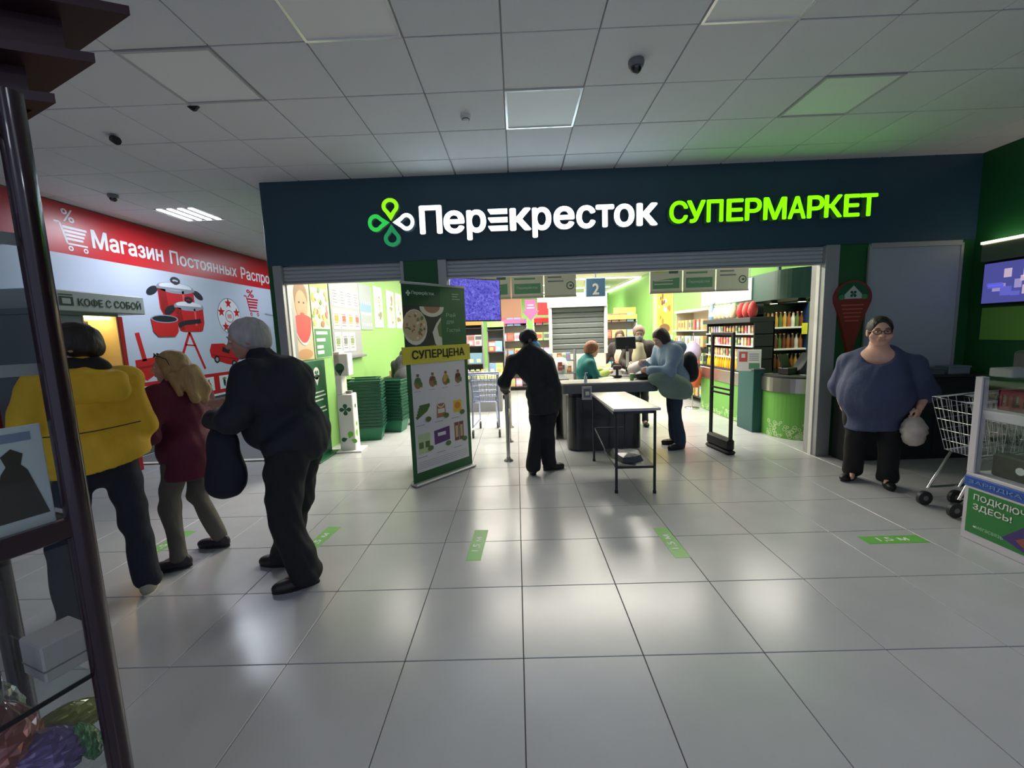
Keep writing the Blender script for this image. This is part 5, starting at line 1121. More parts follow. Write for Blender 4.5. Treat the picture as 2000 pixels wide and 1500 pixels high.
t = thing('side_machine', 'small pale appliance on a grey stand behind the right guide rail', 'appliance', (4.72, 6.6, 0)); q = MB(); q.box(-.18, -.2, 0, .25, .2, .8, m_hf, .01); q.build('stand', t); q = MB(); q.box(-.16, -.18, .8, .2, .18, .98, m_cab, .03); q.build('body', t); q = MB(); q.box(-.1, -.1, .98, .1, .1, 1.2, m_hb, .02); q.build('hopper', t)
# ================================================================ people: smooth-blended implicit bodies, polygonised with surface nets
def nets(fn, lo, hi, res):
    lo = np.array(lo, float); hi = np.array(hi, float); n = np.ceil((hi-lo)/res).astype(int)+1
    ax = [lo[i]+res*np.arange(n[i]) for i in range(3)]
    G = np.stack(np.meshgrid(*ax, indexing='ij'), -1).reshape(-1, 3).astype(np.float32)
    D = fn(G).reshape(n).astype(np.float32); S = D < 0
    cor = [(i, j, k) for i in (0, 1) for j in (0, 1) for k in (0, 1)]
    sl = lambda c: tuple(slice(c[a], n[a]-1+c[a]) for a in range(3))
    cnt = sum(S[sl(c)].astype(np.int8) for c in cor); M = (cnt > 0) & (cnt < 8)
    idx = -np.ones(M.shape, int); C = np.argwhere(M); idx[M] = np.arange(len(C))
    acc = np.zeros((len(C), 3)); w_ = np.zeros(len(C))
    for a in cor:
        for ax_ in range(3):
            if a[ax_]: continue
            b = list(a); b[ax_] = 1
            da = D[tuple((C+np.array(a)).T)]; db = D[tuple((C+np.array(b)).T)]; m = (da < 0) != (db < 0)
            t = da[m]/(da[m]-db[m]); p = np.tile(np.array(a, float), (m.sum(), 1)); p[:, ax_] += t
            acc[m] += p; w_[m] += 1
    V = lo+res*(C+acc/w_[:, None]); F = []
    for a in range(3):
        b, c = (a+1) % 3, (a+2) % 3
        s0 = [slice(None)]*3; s1 = [slice(None)]*3; s0[a] = slice(0, -1); s1[a] = slice(1, None)
        ch = S[tuple(s0)] != S[tuple(s1)]; E = np.argwhere(ch)
        E = E[(E[:, b] > 0) & (E[:, c] > 0) & (E[:, b] < n[b]-1) & (E[:, c] < n[c]-1)]
        if not len(E): continue
        def at(db_, dc_):
            q = E.copy(); q[:, b] -= db_; q[:, c] -= dc_; return idx[tuple(q.T)]
        q = np.stack([at(1, 1), at(0, 1), at(0, 0), at(1, 0)], 1)
        fl = ~S[tuple(E.T)]; q[fl] = q[fl][:, ::-1]; F.append(q)
    return V, np.concatenate(F)
def cap(a, b, ra, rb): return ('c', np.array(a, np.float32), np.array(b, np.float32), ra, rb)
def ell(c, r, R=None): return ('e', np.array(c, np.float32), np.array(r, np.float32), R)
def dist(p, P):
    if p[0] == 'c':
        ba = p[2]-p[1]; t = np.clip((P-p[1])@ba/max(1e-9, float(ba@ba)), 0, 1); return np.linalg.norm(P-p[1]-t[:, None]*ba, axis=1)-(p[3]+(p[4]-p[3])*t)
    q = P-p[1]
    if p[3] is not None: q = q@p[3]
    k0 = np.linalg.norm(q/p[2], axis=1); k1 = np.linalg.norm(q/(p[2]*p[2]), axis=1)+1e-9
    return k0*(k0-1)/k1
def union(prims, k=.03):
    def fn(P):
        d = None
        for p in prims:
            e = dist(p, P)
            if d is None: d = e; continue
            h = np.clip(.5+.5*(d-e)/k, 0, 1); d = d*(1-h)+e*h-k*h*(1-h)
        return d
    return fn
def folds(fn, amp, seed=0.0, zs=1.0):
    def g(P):
        x, y, z = P[:, 0]+seed, P[:, 1]-seed, P[:, 2]*zs
        return fn(P)+amp*(np.sin(z*26+3*np.sin(x*8+seed)+2.2*np.sin(y*10+z*5))*.55+np.sin(x*19+y*16+z*13+2*np.sin(z*8))*.3+np.sin(x*47-y*39+z*31+2*np.sin(x*21))*.2)
    return g
def below(fn, f): return lambda P: np.maximum(fn(P), f(P))
def bounds(prims, m=.03):
    lo = np.full(3, 9.); hi = np.full(3, -9.)
    for p in prims:
        if p[0] == 'c':
            r = max(p[3], p[4]); lo = np.minimum(lo, np.minimum(p[1], p[2])-r); hi = np.maximum(hi, np.maximum(p[1], p[2])+r)
        else:
            r = float(max(p[2])) if p[3] is not None else p[2]; lo = np.minimum(lo, p[1]-r); hi = np.maximum(hi, p[1]+r)
    return lo-m, hi+m
def skinmesh(q, fn, prims, res, m, margin=.03, lohi=None):
    lo, hi = lohi or bounds(prims, margin); V, F = nets(fn, lo, hi, res); q.add(V.tolist(), F.tolist(), m, True); return V
def rotm(yaw, pitch=0, roll=0):
    return np.array(Matrix.Rotation(yaw, 3, 'Z') @ Matrix.Rotation(-pitch, 3, 'X') @ Matrix.Rotation(roll, 3, 'Y'), np.float32)
# hand templates: wrist at the origin, fingers along +y, palm facing -z, thumb at -x
def make_hand(curl):
    pr = [ell((0, .045, 0), (.043, .055, .017)), cap((0, -.03, 0), (0, .02, 0), .026, .024)]
    for x, L, r in ((-.031, .072, .0088), (-.0105, .08, .0092), (.0105, .075, .0088), (.030, .058, .0078)):
        p = Vector((x*.85, .075, 0)); ang = curl*.45
        for k, f in enumerate((.45, .31, .24)):
            q_ = p+Vector((x*.12, math.cos(ang), -math.sin(ang)))*L*f; pr.append(cap(p, q_, r*(1-.1*k), r*(.92-.1*k))); p = q_; ang += curl
    p0, p1, p2 = (-.028, .02, -.004), (-.055, .048, -.014-.01*curl), (-.055+.016*curl, .082, -.022-.012*curl)
    pr += [cap(p0, p1, .0125, .0108), cap(p1, p2, .0105, .0085)]
    lo, hi = bounds(pr, .015); return nets(union(pr, .008), lo, hi, .0048)
HAND = {'relaxed': make_hand(.35), 'grip': make_hand(1.05)}
def put_hand(q, kind, wrist, direction, back, left, m, s=1.0):
    V, F = HAND[kind]; V = V*s; F = np.array(F)
    if left: V = V*np.array([-1, 1, 1]); F = F[:, ::-1]
    y = Vector(direction).normalized(); z = Vector(back); z = (z-y*z.dot(y)).normalized(); x = y.cross(z)
    R = np.array([tuple(x), tuple(y), tuple(z)]); q.add((V@R+np.array(wrist)).tolist(), F.tolist(), m, True)
def skin(n, c): return mat('skin_'+n, c, .55, var=.05, vscale=14)
EYE_W = mat('eye_white', (226, 222, 214), .3); IRIS = mat('iris', (52, 38, 30), .2)
def add_head(q, c, R, s, m_sk, m_lip, m_brow, res=.0075, cheeks=1.0, ears=True):
    c = np.array(c, np.float32)
    T = lambda p: (R@(np.array(p, np.float32)*s)+c)
    E = lambda p, r: ell(T(p), np.array(r)*s, R)
    pr = [E((0, -.012, .035), (.077, .097, .088)), E((0, .028, -.045), (.056*cheeks, .062, .062)), E((0, .055, -.092), (.028*cheeks, .028, .022)), E((0, .045, .02), (.062, .05, .05)),
          E((.036*cheeks, .055, -.03), (.026*cheeks, .026, .026)), E((-.036*cheeks, .055, -.03), (.026*cheeks, .026, .026)),
          cap(T((0, .09, .008)), T((0, .112, -.026)), .009*s, .0135*s), cap(T((-.014, .098, -.03)), T((.014, .098, -.03)), .008*s, .008*s),
          cap(T((-.04, .083, .026)), T((.04, .083, .026)), .0085*s, .0085*s), cap(T((-.018, .088, -.06)), T((.018, .088, -.06)), .008*s, .008*s)]
    sub = [E((.033, .098, .008), (.017, .014, .011)), E((-.033, .098, .008), (.017, .014, .011))]
    ear = [E((e*.08, -.008, -.002), (.010, .022, .034)) for e in (-1, 1)] if ears else []
    u1, u2, u3 = union(pr, .016*s), union(sub, .004), union(ear, .004) if ear else None
    def fn(P):
        d = np.maximum(u1(P), -u2(P)-.002)
        if u3 is not None: d = np.minimum(d, u3(P))
        return d
    lo, hi = bounds(pr+ear, .012); V, F = nets(fn, lo, hi, res)
    L = (V-c)@R/s; fc = L[F].mean(1)
    lip = (np.abs(fc[:, 0]) < .024) & (fc[:, 1] > .07) & (np.abs(fc[:, 2]+.06) < .0085)
    q.add(V.tolist(), F[~lip].tolist(), m_sk, True); b = len(q.v)-len(V)
    i = q.mi(m_lip)
    for f in F[lip]: q.f.append([b+int(k) for k in f]); q.m.append(i); q.sm.append(True)
    for e in (-1, 1):
        for rad, mm, dy in ((.0125, EYE_W, 0), (.0068, IRIS, .0075)):
            vs = []; fs = []; o = np.array((e*.032, .083+dy, .008)); n = 8
            for a in range(1, 5):
                for k in range(n): th = PI*a/5; vs.append(T(o+rad*np.array((math.sin(th)*math.cos(2*PI*k/n), math.cos(th), math.sin(th)*math.sin(2*PI*k/n)*.75))))
            for a in range(3):
                for k in range(n): fs.append((a*n+k, a*n+(k+1) % n, (a+1)*n+(k+1) % n, (a+1)*n+k))
            fs.append(tuple(range(n))); q.add([tuple(v) for v in vs], fs, mm, True)
        q.tube([tuple(T((e*.016, .0975, .03))), tuple(T((e*.034, .096, .036))), tuple(T((e*.052, .083, .03)))], [.003*s, .0042*s, .0025*s], m_brow, 6)
    return T, E

def hair_fn(T, E, s, style):
    base = [E((0, -.016, .04), (.088, .108, .1))]
    extra = []
    if style in ('short', 'crop'): lowz = -.055
    else: lowz = -.3
    if style == 'bob': base += [E((0, -.03, -.01), (.1, .1, .11)), E((.07, -.01, -.06), (.035, .06, .06)), E((-.07, -.01, -.06), (.035, .06, .06))]
    if style == 'long': base += [E((0, -.045, -.02), (.09, .085, .12)), cap(T((.03, -.085, -.03)), T((.05, -.14, -.25)), .065*s, .045*s), cap(T((-.03, -.085, -.03)), T((-.05, -.145, -.29)), .065*s, .04*s), cap(T((.075, -.0, -.02)), T((.085, -.02, -.17)), .028*s, .02*s), cap(T((-.075, -.0, -.02)), T((-.085, -.02, -.17)), .028*s, .02*s)]
    if style == 'tied': base += [E((0, -.1, .02), (.05, .04, .05))]
    if style == 'full': base += [E((0, -.03, .02), (.094, .108, .1)), E((0, -.07, -.03), (.08, .055, .06))]
    face = [E((0, .115, -.035), (.08, .085, .1)), E((0, .12, .01), (.06, .06, .06))]
    if style == 'tied': face = [E((0, .115, -.035), (.085, .09, .1)), E((0, .12, .045), (.068, .062, .075))]
    ub, uf = union(base, .03*s), union(face, .02*s)
    def fn(P):
        L = (P-T((0, 0, 0)))@HR[0]/s
        wob = .0012*np.sin(L[:, 0]*150+3*np.sin(L[:, 2]*40))+.001*np.sin(L[:, 1]*130+L[:, 2]*60)
        d = np.maximum(ub(P)+wob*s, -uf(P))
        if style in ('short', 'crop', 'tied', 'full'):
            z0 = -.06 if style != 'full' else -.085
            d = np.maximum(d, (z0+np.clip((L[:, 1]+.02)*1.0, 0, .08)-L[:, 2])*s)
        return d
    return fn, base
HR = [None]; NP = [-1]

def person(label, loc, rz, H, J, top, trousers, shoes, skin_c, hair, girth=1.0, group=None, res=.015, head=None, cheeks=1.0, extra=None, headres=.0075):
    """J overrides joints (metres at the given height); returns the root body object and the joint table"""
    s = H/1.75; j = dict(pel=(0, 0, .95), hipL=(-.09, 0, .92), hipR=(.09, 0, .92), kneL=(-.10, .01, .50), kneR=(.10, .01, .50), ankL=(-.11, -.02, .085), ankR=(.11, -.02, .085),
        che=(0, 0, 1.27), nck=(0, -.01, 1.47), shL=(-.18, -.01, 1.41), shR=(.18, -.01, 1.41), elL=(-.245, -.03, 1.13), elR=(.245, -.03, 1.13), wrL=(-.255, .05, .88), wrR=(.255, .05, .88), hed=(0, .025, 1.625))
    j = {k: np.array(v, float)*s for k, v in j.items()}
    for k, v in J.items():
        if k in j: j[k] = np.array(v, float)
    g = girth; NP[0] += 1; uid = 'abcdefghijkl'[NP[0]]; m_sk = skin(uid, skin_c); m_lip = mat('lip_'+uid, tuple(int(v*.8) if i else int(v*.9) for i, v in enumerate(skin_c)), .45)
    body = MB()
    hy, hp, hr = (head or {}).get('rot', (0, 0, 0)); R = rotm(hy, hp, hr); HR[0] = R; hs = (head or {}).get('s', s*1.02)
    m_hair = mat('hair_'+uid, hair[1], .5, var=.18, vscale=30, bump=.5, bscale=90, stretch=(1, 1, .25))
    T, E = add_head(body, j['hed'], R, hs, m_sk, m_lip, m_hair, headres, cheeks)
    chin = T((0, -.03, -.06))
    pr = [cap(j['nck']-np.array([0, 0, .04]), chin, .056*s*(.5+.5*g), .05*s*(.6+.4*g)), ell(j['che'], (.135*s*g, .09*s*g, .2*s)), ell(j['pel'], (.13*s*g, .10*s*g, .14*s)), cap(j['che'], j['pel'], .1*s*g, .1*s*g), cap(j['nck']-np.array([0, 0, .03]), j['che'], .05*s, .09*s)]
    for a in 'LR':
        pr += [cap(j['nck']-np.array([0, 0, .06]), j['sh'+a], .04*s, .045*s), cap(j['sh'+a], j['el'+a], .046*s, .038*s), cap(j['el'+a], j['wr'+a], .037*s*(.5+.5*g), .026*s*(.6+.4*g)),
               cap(j['hip'+a], j['kne'+a], .068*s, .05*s), cap(j['kne'+a], j['ank'+a], .047*s, .036*s), cap(j['ank'+a], j['ank'+a]+np.array([0, .12, -.045])*s, .036*s, .028*s)]
    skinmesh(body, union(pr, .03), pr, .02, m_sk)
    for a in 'LR':
        h = J.get('hand'+a)
        d = j['wr'+a]-j['el'+a]
        kind, dr, bk = h if h else ('relaxed', d, ((-1 if a == 'L' else 1), 0.2, 0))
        dr = np.array(dr if dr is not None else d, float); put_hand(body, kind, j['wr'+a]-dr/np.linalg.norm(dr)*.005, dr, bk, a == 'L', m_sk, s*1.0)
    root = body.build('person'); root.location = loc; root.rotation_euler = (0, 0, rz); tag(root, label, 'person', group)
    # trousers
    t = trousers; mt = mat('cloth_'+t['n'], t['c'], .8, var=.1, vscale=5, bump=.9, bscale=15, stretch=(1, 1, .6)); w = t.get('w', 1.0); fl = t.get('flare', 1.0)
    pr = [ell(j['pel']-np.array([0, 0, .03]), (.165*s*g*t.get('hip', 1), .125*s*g*t.get('hip', 1), .15*s))]
    for a in 'LR':
        an = j['ank'+a]; kn = j['kne'+a]; pr += [cap(j['hip'+a], kn, .092*s*w*(.4+.6*g), .068*s*w), cap(kn, an+np.array([0, 0, .01]), .066*s*w, .058*s*w*fl)]
    zc = min(j['ankL'][2], j['ankR'][2])-.045*s
    fn = below(folds(union(pr, .035), .0085*t.get('fold', 1), 1.7), lambda P: zc+.0-P[:, 2])
    q = MB(); skinmesh(q, fn, pr, res, mt); q.build(t.get('part', 'trousers'), root)
    # shoes
    for a in 'LR':
        an = j['ank'+a]; d = np.array(J.get('toe'+a, (0.15 if a == 'R' else -.15, 1, 0)), float); d = d/np.linalg.norm(d); side = np.array([d[1], -d[0], 0]); Rf = np.array([side, d, (0, 0, 1)], np.float32).T
        z0 = an[2]-.085*s; b0 = np.array([an[0], an[1], z0])
        pr = [ell(b0+d*.06*s+np.array([0, 0, .035*s]), (.047*s, .135*s, .042*s), Rf), ell(b0+np.array([0, 0, .05*s])-d*.02*s, (.042*s, .06*s, .06*s), Rf), ell(b0+d*.13*s+np.array([0, 0, .03*s]), (.047*s, .07*s, .036*s), Rf)]
        up = below(union(pr, .02), lambda P: z0+.012-P[:, 2]); q = MB(); lo, hi = bounds(pr, .02); V, F = nets(up, lo, hi, .0105); q.add(V.tolist(), F.tolist(), mat('shoe_'+shoes['n'], shoes['c'], .45), True); sh = q.build('shoe', root)
        ol = [(b0+d*y*s+side*x*s)[:2] for x, y in [(.046*math.cos(2*PI*k/20)*(1 if math.sin(2*PI*k/20) > 0 else .85), .06+.14*math.sin(2*PI*k/20)) for k in range(20)]]
        q = MB(); q.prism([tuple(v) for v in ol], z0+.0005, z0+.016, mat('sole_'+shoes['n'], shoes.get('sole', (30, 30, 32)), .6)); q.build('sole', sh)
    # upper garment
    t = top; mt = mat('cloth_'+t['n'], t['c'], .75, var=.1, vscale=5, bump=.9, bscale=13, stretch=(1, 1, .7)); w = t.get('w', 1.0); hem = t['hem']
    pe, ch, nk = j['pel'], j['che'], j['nck']
    pr = [ell(ch+np.array([0, 0, .03*s]), (.19*s*g*w, .135*s*g*w, .22*s)), cap(ch, pe, .125*s*g*w, .13*s*g*w), ell(pe, (.18*s*g*w, .135*s*g*w, .17*s)), cap(nk-np.array([0, 0, .05*s]), ch, .08*s, .13*s*g)]
    if hem < pe[2]-.12: pr += [cap(pe, (pe[0], pe[1], hem-.12), .155*s*g*w, t.get('skirt', .165)*s*g*w)]
    if t.get('belly'): pr.append(ell(np.array(t['belly'][0]), t['belly'][1]))
    for a in 'LR':
        sh, el_, wr = j['sh'+a], j['el'+a], j['wr'+a]; en = el_+(wr-el_)*t.get('sleeve', .93); aw = t.get('arm', 1.0)
        pr += [cap(nk-np.array([0, 0, .06*s]), sh, .066*s, .073*s*(.4+.6*g)), cap(sh, el_, .072*s*aw*(.4+.6*g), .06*s*aw*(.5+.5*g))]
        if t.get('sleeve', .93) > 0: pr += [cap(el_, en, .058*s*aw*(.5+.5*g), .049*s*aw*(.5+.5*g))]
    if t.get('collar'): pr.append(cap(nk-np.array([0, 0, .03]), nk+(chin-nk)*t['collar'], .078*s, .074*s))
    for e in t.get('more', []): pr.append(e)
    tilt = t.get('tilt', (0, 0))
    u = folds(union(pr, .045), .0105*t.get('fold', 1.0), 0.3, t.get('zs', .8))
    cut = [lambda P: hem+tilt[0]*P[:, 0]+tilt[1]*P[:, 1]-P[:, 2]]
    if t.get('neckline'):
        nc = ell(np.array(t['neckline'][0]), t['neckline'][1]); cut.append(lambda P: -dist(nc, P))
    def fn(P):
        d = u(P)
        for c in cut: d = np.maximum(d, c(P))
        return d
    q = MB(); skinmesh(q, fn, pr, res, mt, .04); tp = q.build(t.get('part', 'jacket'), root)
    # hair
    if hair[0]:
        hf, hb_ = hair_fn(T, E, hs, hair[0]); lo, hi = bounds(hb_, .02); V, F = nets(hf, lo, hi, .0085 if headres < .009 else .011); q = MB(); q.add(V.tolist(), F.tolist(), m_hair, True); q.build('hair', root)
    return root, j, T, E, R, tp
def part_sdf(root, name, prims, k, res, m, fold=0, clip=None, parent=None):
    f = union(prims, k)
    if fold: f = folds(f, fold, .9)
    if clip: f = below(f, clip)
    q = MB(); skinmesh(q, f, prims, res, m, .02); return q.build(name, parent or root)
def mask_part(root, T, hs, R, c, name='face_mask'):
    E = lambda p, r: ell(T(p), np.array(r)*hs, R)
    pr = [E((0, .035, -.055), (.066, .078, .055))]
    f = union(pr, .01); fn = lambda P: np.maximum(f(P), (.01*hs-((P-T((0, 0, 0)))@R)[:, 1]))
    q = MB(); lo, hi = bounds(pr, .02); V, F = nets(fn, lo, hi, .009); q.add(V.tolist(), F.tolist(), mat('mask_%d' % c[0], c, .7), True)
    q.build(name, root)

# ---------------- yellow jacket, seen from behind
r1, j, T, E, R, tp = person('person in a mustard yellow hooded jacket seen from behind at the coffee machine', (-2.55, 2.42, 0), math.radians(50), 1.76,
    dict(ankL=(-.20, -.13, .085), kneL=(-.19, -.02, .5), ankR=(.15, .06, .085), kneR=(.13, .05, .5), elL=(-.28, -.02, 1.14), wrL=(-.29, .12, .93), elR=(.225, .0, 1.12), wrR=(.17, .22, 1.0), hed=(-.02, .06, 1.63), toeL=(-.3, 1, 0), toeR=(.35, 1, 0), handL=('relaxed', (0, .3, -1), (-1, 0, 0)), handR=('grip', None, (1, 0, .5))),
    dict(n='mustard', c=(232, 184, 40), hem=.93, w=1.05, arm=1.15, tilt=(.16, .1), collar=.3, fold=1.1, more=[ell((0, -.135, 1.385), (.15, .06, .11)), ell((0, -.10, 1.45), (.13, .07, .05)), ell((0, -.02, 1.0), (.25, .18, .22))]),
    dict(n='navy_jeans', c=(24, 30, 44), w=1.05, flare=1.25), dict(n='grey_sneaker', c=(150, 146, 132), sole=(206, 200, 180)), (196, 150, 126), ('full', (42, 32, 26)), res=.013, head=dict(rot=(1.2, .3, 0)))
q = MB(); q.tube([(-.24, -.135, 1.155), (-.12, -.185, 1.15), (0, -.196, 1.155), (.12, -.185, 1.165), (.2, -.15, 1.17)], .0035, mat('seam_dark', (60, 46, 20), .6), 6); q.build('back_seam', tp)
part_sdf(r1, 'hood', [ell((0, -.165, 1.385), (.17, .05, .075)), cap((-.13, -.12, 1.44), (.13, -.12, 1.44), .05, .05), cap((-.12, -.16, 1.36), (.12, -.16, 1.36), .045, .045)], .05, .013, MATS['cloth_mustard'], .006)
part_sdf(r1, 'scarf', [cap((-.06, -.03, 1.50), (.06, -.03, 1.50), .065, .065), cap((-.06, .03, 1.51), (.06, .03, 1.51), .06, .06)], .03, .014, mat('scarf_black', (30, 26, 28), .8), .004)
# ---------------- burgundy jacket, blond, profile to the left
r2, j, T, E, R, tp = person('person with long blond hair in a burgundy jacket and grey trousers facing left', (-2.47, 2.99, 0), math.radians(84), 1.60,
    dict(ankL=(-.15, .02, .085), kneL=(-.11, .09, .46), ankR=(.16, -.03, .085), kneR=(.10, .06, .46), elL=(-.27, .0, 1.03), wrL=(-.2, .17, .95), elR=(.25, .02, 1.03), wrR=(.16, .2, 1.0), hed=(0, .045, 1.46), toeL=(-.5, 1, 0), toeR=(-.1, 1, 0), handL=('grip', None, (-1, 0, .3)), handR=('grip', None, (1, 0, .3))),
    dict(n='burgundy', c=(96, 22, 50), hem=.66, w=1.12, arm=1.15, collar=.25, skirt=.16, tilt=(.05, .08)),
    dict(n='taupe', c=(96, 92, 84), w=1.0), dict(n='dark_plum', c=(38, 32, 44)), (206, 160, 136), ('long', (176, 142, 92)), girth=1.02, res=.013, head=dict(rot=(.55, -.05, 0)), headres=.007)
part_sdf(r2, 'hair_ends', [cap((.02, -.10, 1.43), (.03, -.165, 1.30), .06, .05), cap((-.03, -.11, 1.42), (-.05, -.175, 1.24), .05, .035), cap((.03, -.165, 1.3), (.01, -.19, 1.2), .045, .02), cap((-.09, -.06, 1.4), (-.11, -.12, 1.28), .035, .02)], .03, .011, MATS['hair_b'], .006)
q = MB()
for e in (-1, 1):
    a = T((e*.034, .075, .105)); q.tube([T((e*.012, .087, .098)), T((e*.034, .085, .112)), T((e*.056, .07, .1)), T((e*.05, .078, .085)), T((e*.03, .09, .083)), T((e*.012, .087, .098))], .0035, m_black, 6); q.add([tuple(T((e*.014, .088, .097))), tuple(T((e*.034, .086, .11))), tuple(T((e*.055, .071, .1))), tuple(T((e*.048, .08, .086))), tuple(T((e*.03, .09, .085)))], [(0, 1, 2, 3, 4)], m_black); q.tube([T((e*.058, .07, .1)), T((e*.085, .0, .07)), T((e*.09, -.02, .02))], .003, m_black, 6)
q.tube([T((-.012, .088, .098)), T((.012, .088, .098))], .003, m_black, 6); tag(q.build('sunglasses', r2), 'dark sunglasses pushed up on the hair')
# ---------------- grey-haired stooping man
r3, j, T, E, R, tp = person('person with white-grey hair in a dark navy jacket, stooping, dark bag over the forearm', (-1.60, 2.72, 0), math.radians(92), 1.78,
    dict(pel=(0, -.10, .97), che=(0, .0, 1.29), nck=(0, .06, 1.50), hed=(0, .15, 1.64), shL=(-.2, .04, 1.43), shR=(.2, .04, 1.43), elL=(-.27, .12, 1.17), wrL=(-.13, .36, 1.15), elR=(.27, .14, 1.18), wrR=(.12, .37, 1.2), hipL=(-.1, -.09, .93), hipR=(.1, -.09, .93), kneL=(-.12, -.03, .5), kneR=(.12, .0, .5), ankL=(-.13, -.14, .085), ankR=(.14, .13, .085), toeL=(-.45, 1, 0), toeR=(.1, 1, 0), handL=('grip', None, (-1, .2, .3)), handR=('relaxed', (-.2, 1, .2), (.8, 0, .5))),
    dict(n='navy_black', c=(30, 33, 44), hem=.88, w=1.18, arm=1.25, collar=.45, sleeve=.78, tilt=(0, .22), fold=1.2, belly=((0, .03, 1.1), (.2, .2, .2)), more=[ell((0, -.12, 1.32), (.19, .12, .2)), ell((0, -.16, 1.03), (.2, .15, .17))]),
    dict(n='black_trousers', c=(26, 28, 32), w=1.42, flare=1.2, fold=1.6), dict(n='brown_boot', c=(44, 40, 38)), (200, 150, 126), ('full', (186, 182, 176)), girth=1.12, res=.013, head=dict(rot=(.42, .16, 0)), headres=.0065)
bag = part_sdf(None, 'hand_bag', [ell((0, 0, .16), (.075, .13, .16)), ell((0, .0, .33), (.06, .10, .14)), ell((0, .03, .06), (.07, .11, .08)), cap((0, .02, .38), (0, .0, .47), .05, .035)], .05, .013, mat('bag_navy', (24, 27, 42), .75, var=.1), .006)
bag.location = (-1.90, 2.59, .64); bag.rotation_euler = (0, 0, math.radians(90)); tag(bag, 'dark navy soft bag hanging from the grey-haired man\'s forearm', 'bag')
# ---------------- man in black leaning on the rail
r4, j, T, E, R, tp = person('person all in black seen from behind, leaning on the rail, light blue mask', (.2, 4.72, 0), math.radians(-6), 1.68,
    dict(pel=(.08, .0, .93), che=(0, 0, 1.2), nck=(-.05, .02, 1.38), hed=(-.06, .06, 1.53), shL=(-.24, .0, 1.29), shR=(.14, .0, 1.28), elL=(-.36, .04, 1.06), wrL=(-.38, .2, .96), elR=(.22, -.02, 1.01), wrR=(.24, .02, .78), hipL=(-.0, 0, .9), hipR=(.17, 0, .9), kneL=(-.0, .02, .48), kneR=(.13, .02, .48), ankL=(-.05, -.06, .085), ankR=(.13, .08, .085), toeL=(-.2, 1, 0), toeR=(.9, .4, 0), handL=('grip', (-.1, 1, -.4), (0, 0, 1))),
    dict(n='black_jacket', c=(27, 29, 34), hem=.70, w=1.1, arm=1.2, collar=.3, skirt=.15, tilt=(.1, 0), fold=.9, more=[cap((-.05, -.01, 1.43), (-.22, 0, 1.30), .075, .07), cap((-.05, -.01, 1.43), (.12, 0, 1.29), .075, .07)]), dict(n='black_flared', c=(22, 24, 28), w=1.12, flare=1.4), dict(n='black_shoe', c=(24, 24, 26)), (120, 90, 76), ('crop', (22, 20, 22)), res=.014, head=dict(rot=(-1.3, .1, 0)))
mask_part(r4, T, 1.68/1.75*1.3, R, (92, 186, 236))
# ---------------- woman in blue at the right
r5, j, T, E, R, tp = person('person in a wide slate blue tunic and black trousers smiling with glasses at the right', (3.53, 4.12, 0), math.radians(139), 1.68,
    dict(pel=(0, .0, .9), che=(0, .0, 1.15), nck=(0, .02, 1.33), hed=(.0, .06, 1.505), shL=(-.24, -.02, 1.20), shR=(.22, -.02, 1.20), elL=(-.36, .0, .95), wrL=(-.31, .13, .80), elR=(.30, -.08, .96), wrR=(.27, -.10, .78), hipL=(-.13, 0, .85), hipR=(.13, 0, .85), kneL=(-.13, .02, .46), kneR=(.13, .02, .46), ankL=(-.13, .03, .085), ankR=(.14, -.02, .085), toeL=(-.2, 1, 0), toeR=(.4, 1, 0), handL=('grip', (.2, .25, -1), (-1, .3, 0))),
    dict(n='slate_blue', c=(64, 72, 104), hem=.56, w=.92, sleeve=.3, arm=1.15, part='tunic', skirt=.19, tilt=(-.1, 0), fold=1.0, zs=.4, belly=((0, .06, .92), (.30, .24, .32)), neckline=((0, .18, 1.33), (.135, .16, .13)), more=[ell((0, .06, 1.1), (.25, .17, .18)), ell((-.3, 0, 1.0), (.10, .12, .13))]),
    dict(n='black_wide', c=(20, 20, 23), w=1.3, flare=1.2), dict(n='black_flat', c=(18, 18, 20)), (222, 172, 150), ('tied', (40, 30, 26)), girth=1.45, res=.014, head=dict(rot=(.2, .0, 0), s=1.13), cheeks=1.28, headres=.0065)
# bare chest inside the neckline
part_sdf(r5, 'chest', [ell((0, .02, 1.25), (.19, .14, .12)), cap((0, .02, 1.27), (0, .04, 1.40), .085, .075)], .04, .013, skin('e', (222, 172, 150)))
q = MB()
for e in (-1, 1):
    q.tube([T((e*(.034+.027*math.cos(a)), .108-.012*abs(math.cos(a))*(1 if e*math.cos(a)*e > 0 else .3), .006+.018*math.sin(a))) for a in [2*PI*k/12 for k in range(13)]], .0038, mat('glasses_brown', (60, 26, 22), .3), 6); q.tube([T((e*.061, .097, .012)), T((e*.084, .0, .01))], .0035, mat('glasses_brown', (0, 0, 0)), 6)
q.tube([T((-.008, .112, .01)), T((.008, .112, .01))], .0035, mat('glasses_brown', (0, 0, 0)), 6); q.build('glasses', r5)
o = solo(bag_mesh(.2, .17, .28, mat('carrier_white', (206, 196, 188), .3, var=.15, vscale=12), 91, 12, .14), 'carrier_bag', 'white plastic carrier bag hanging from the hand of the woman in blue', 'bag', (3.66, 3.83, .46))
q = MB()
for e in (-1, 1): q.tube([(e*.03, 0, .27), (e*.05, .0, .31), (e*.012, 0, .345)], .007, mat('carrier_white', (0, 0, 0)), 6)
q.build('handle', o)
for e, z in ((0, 0), (1, .035)):
    pass
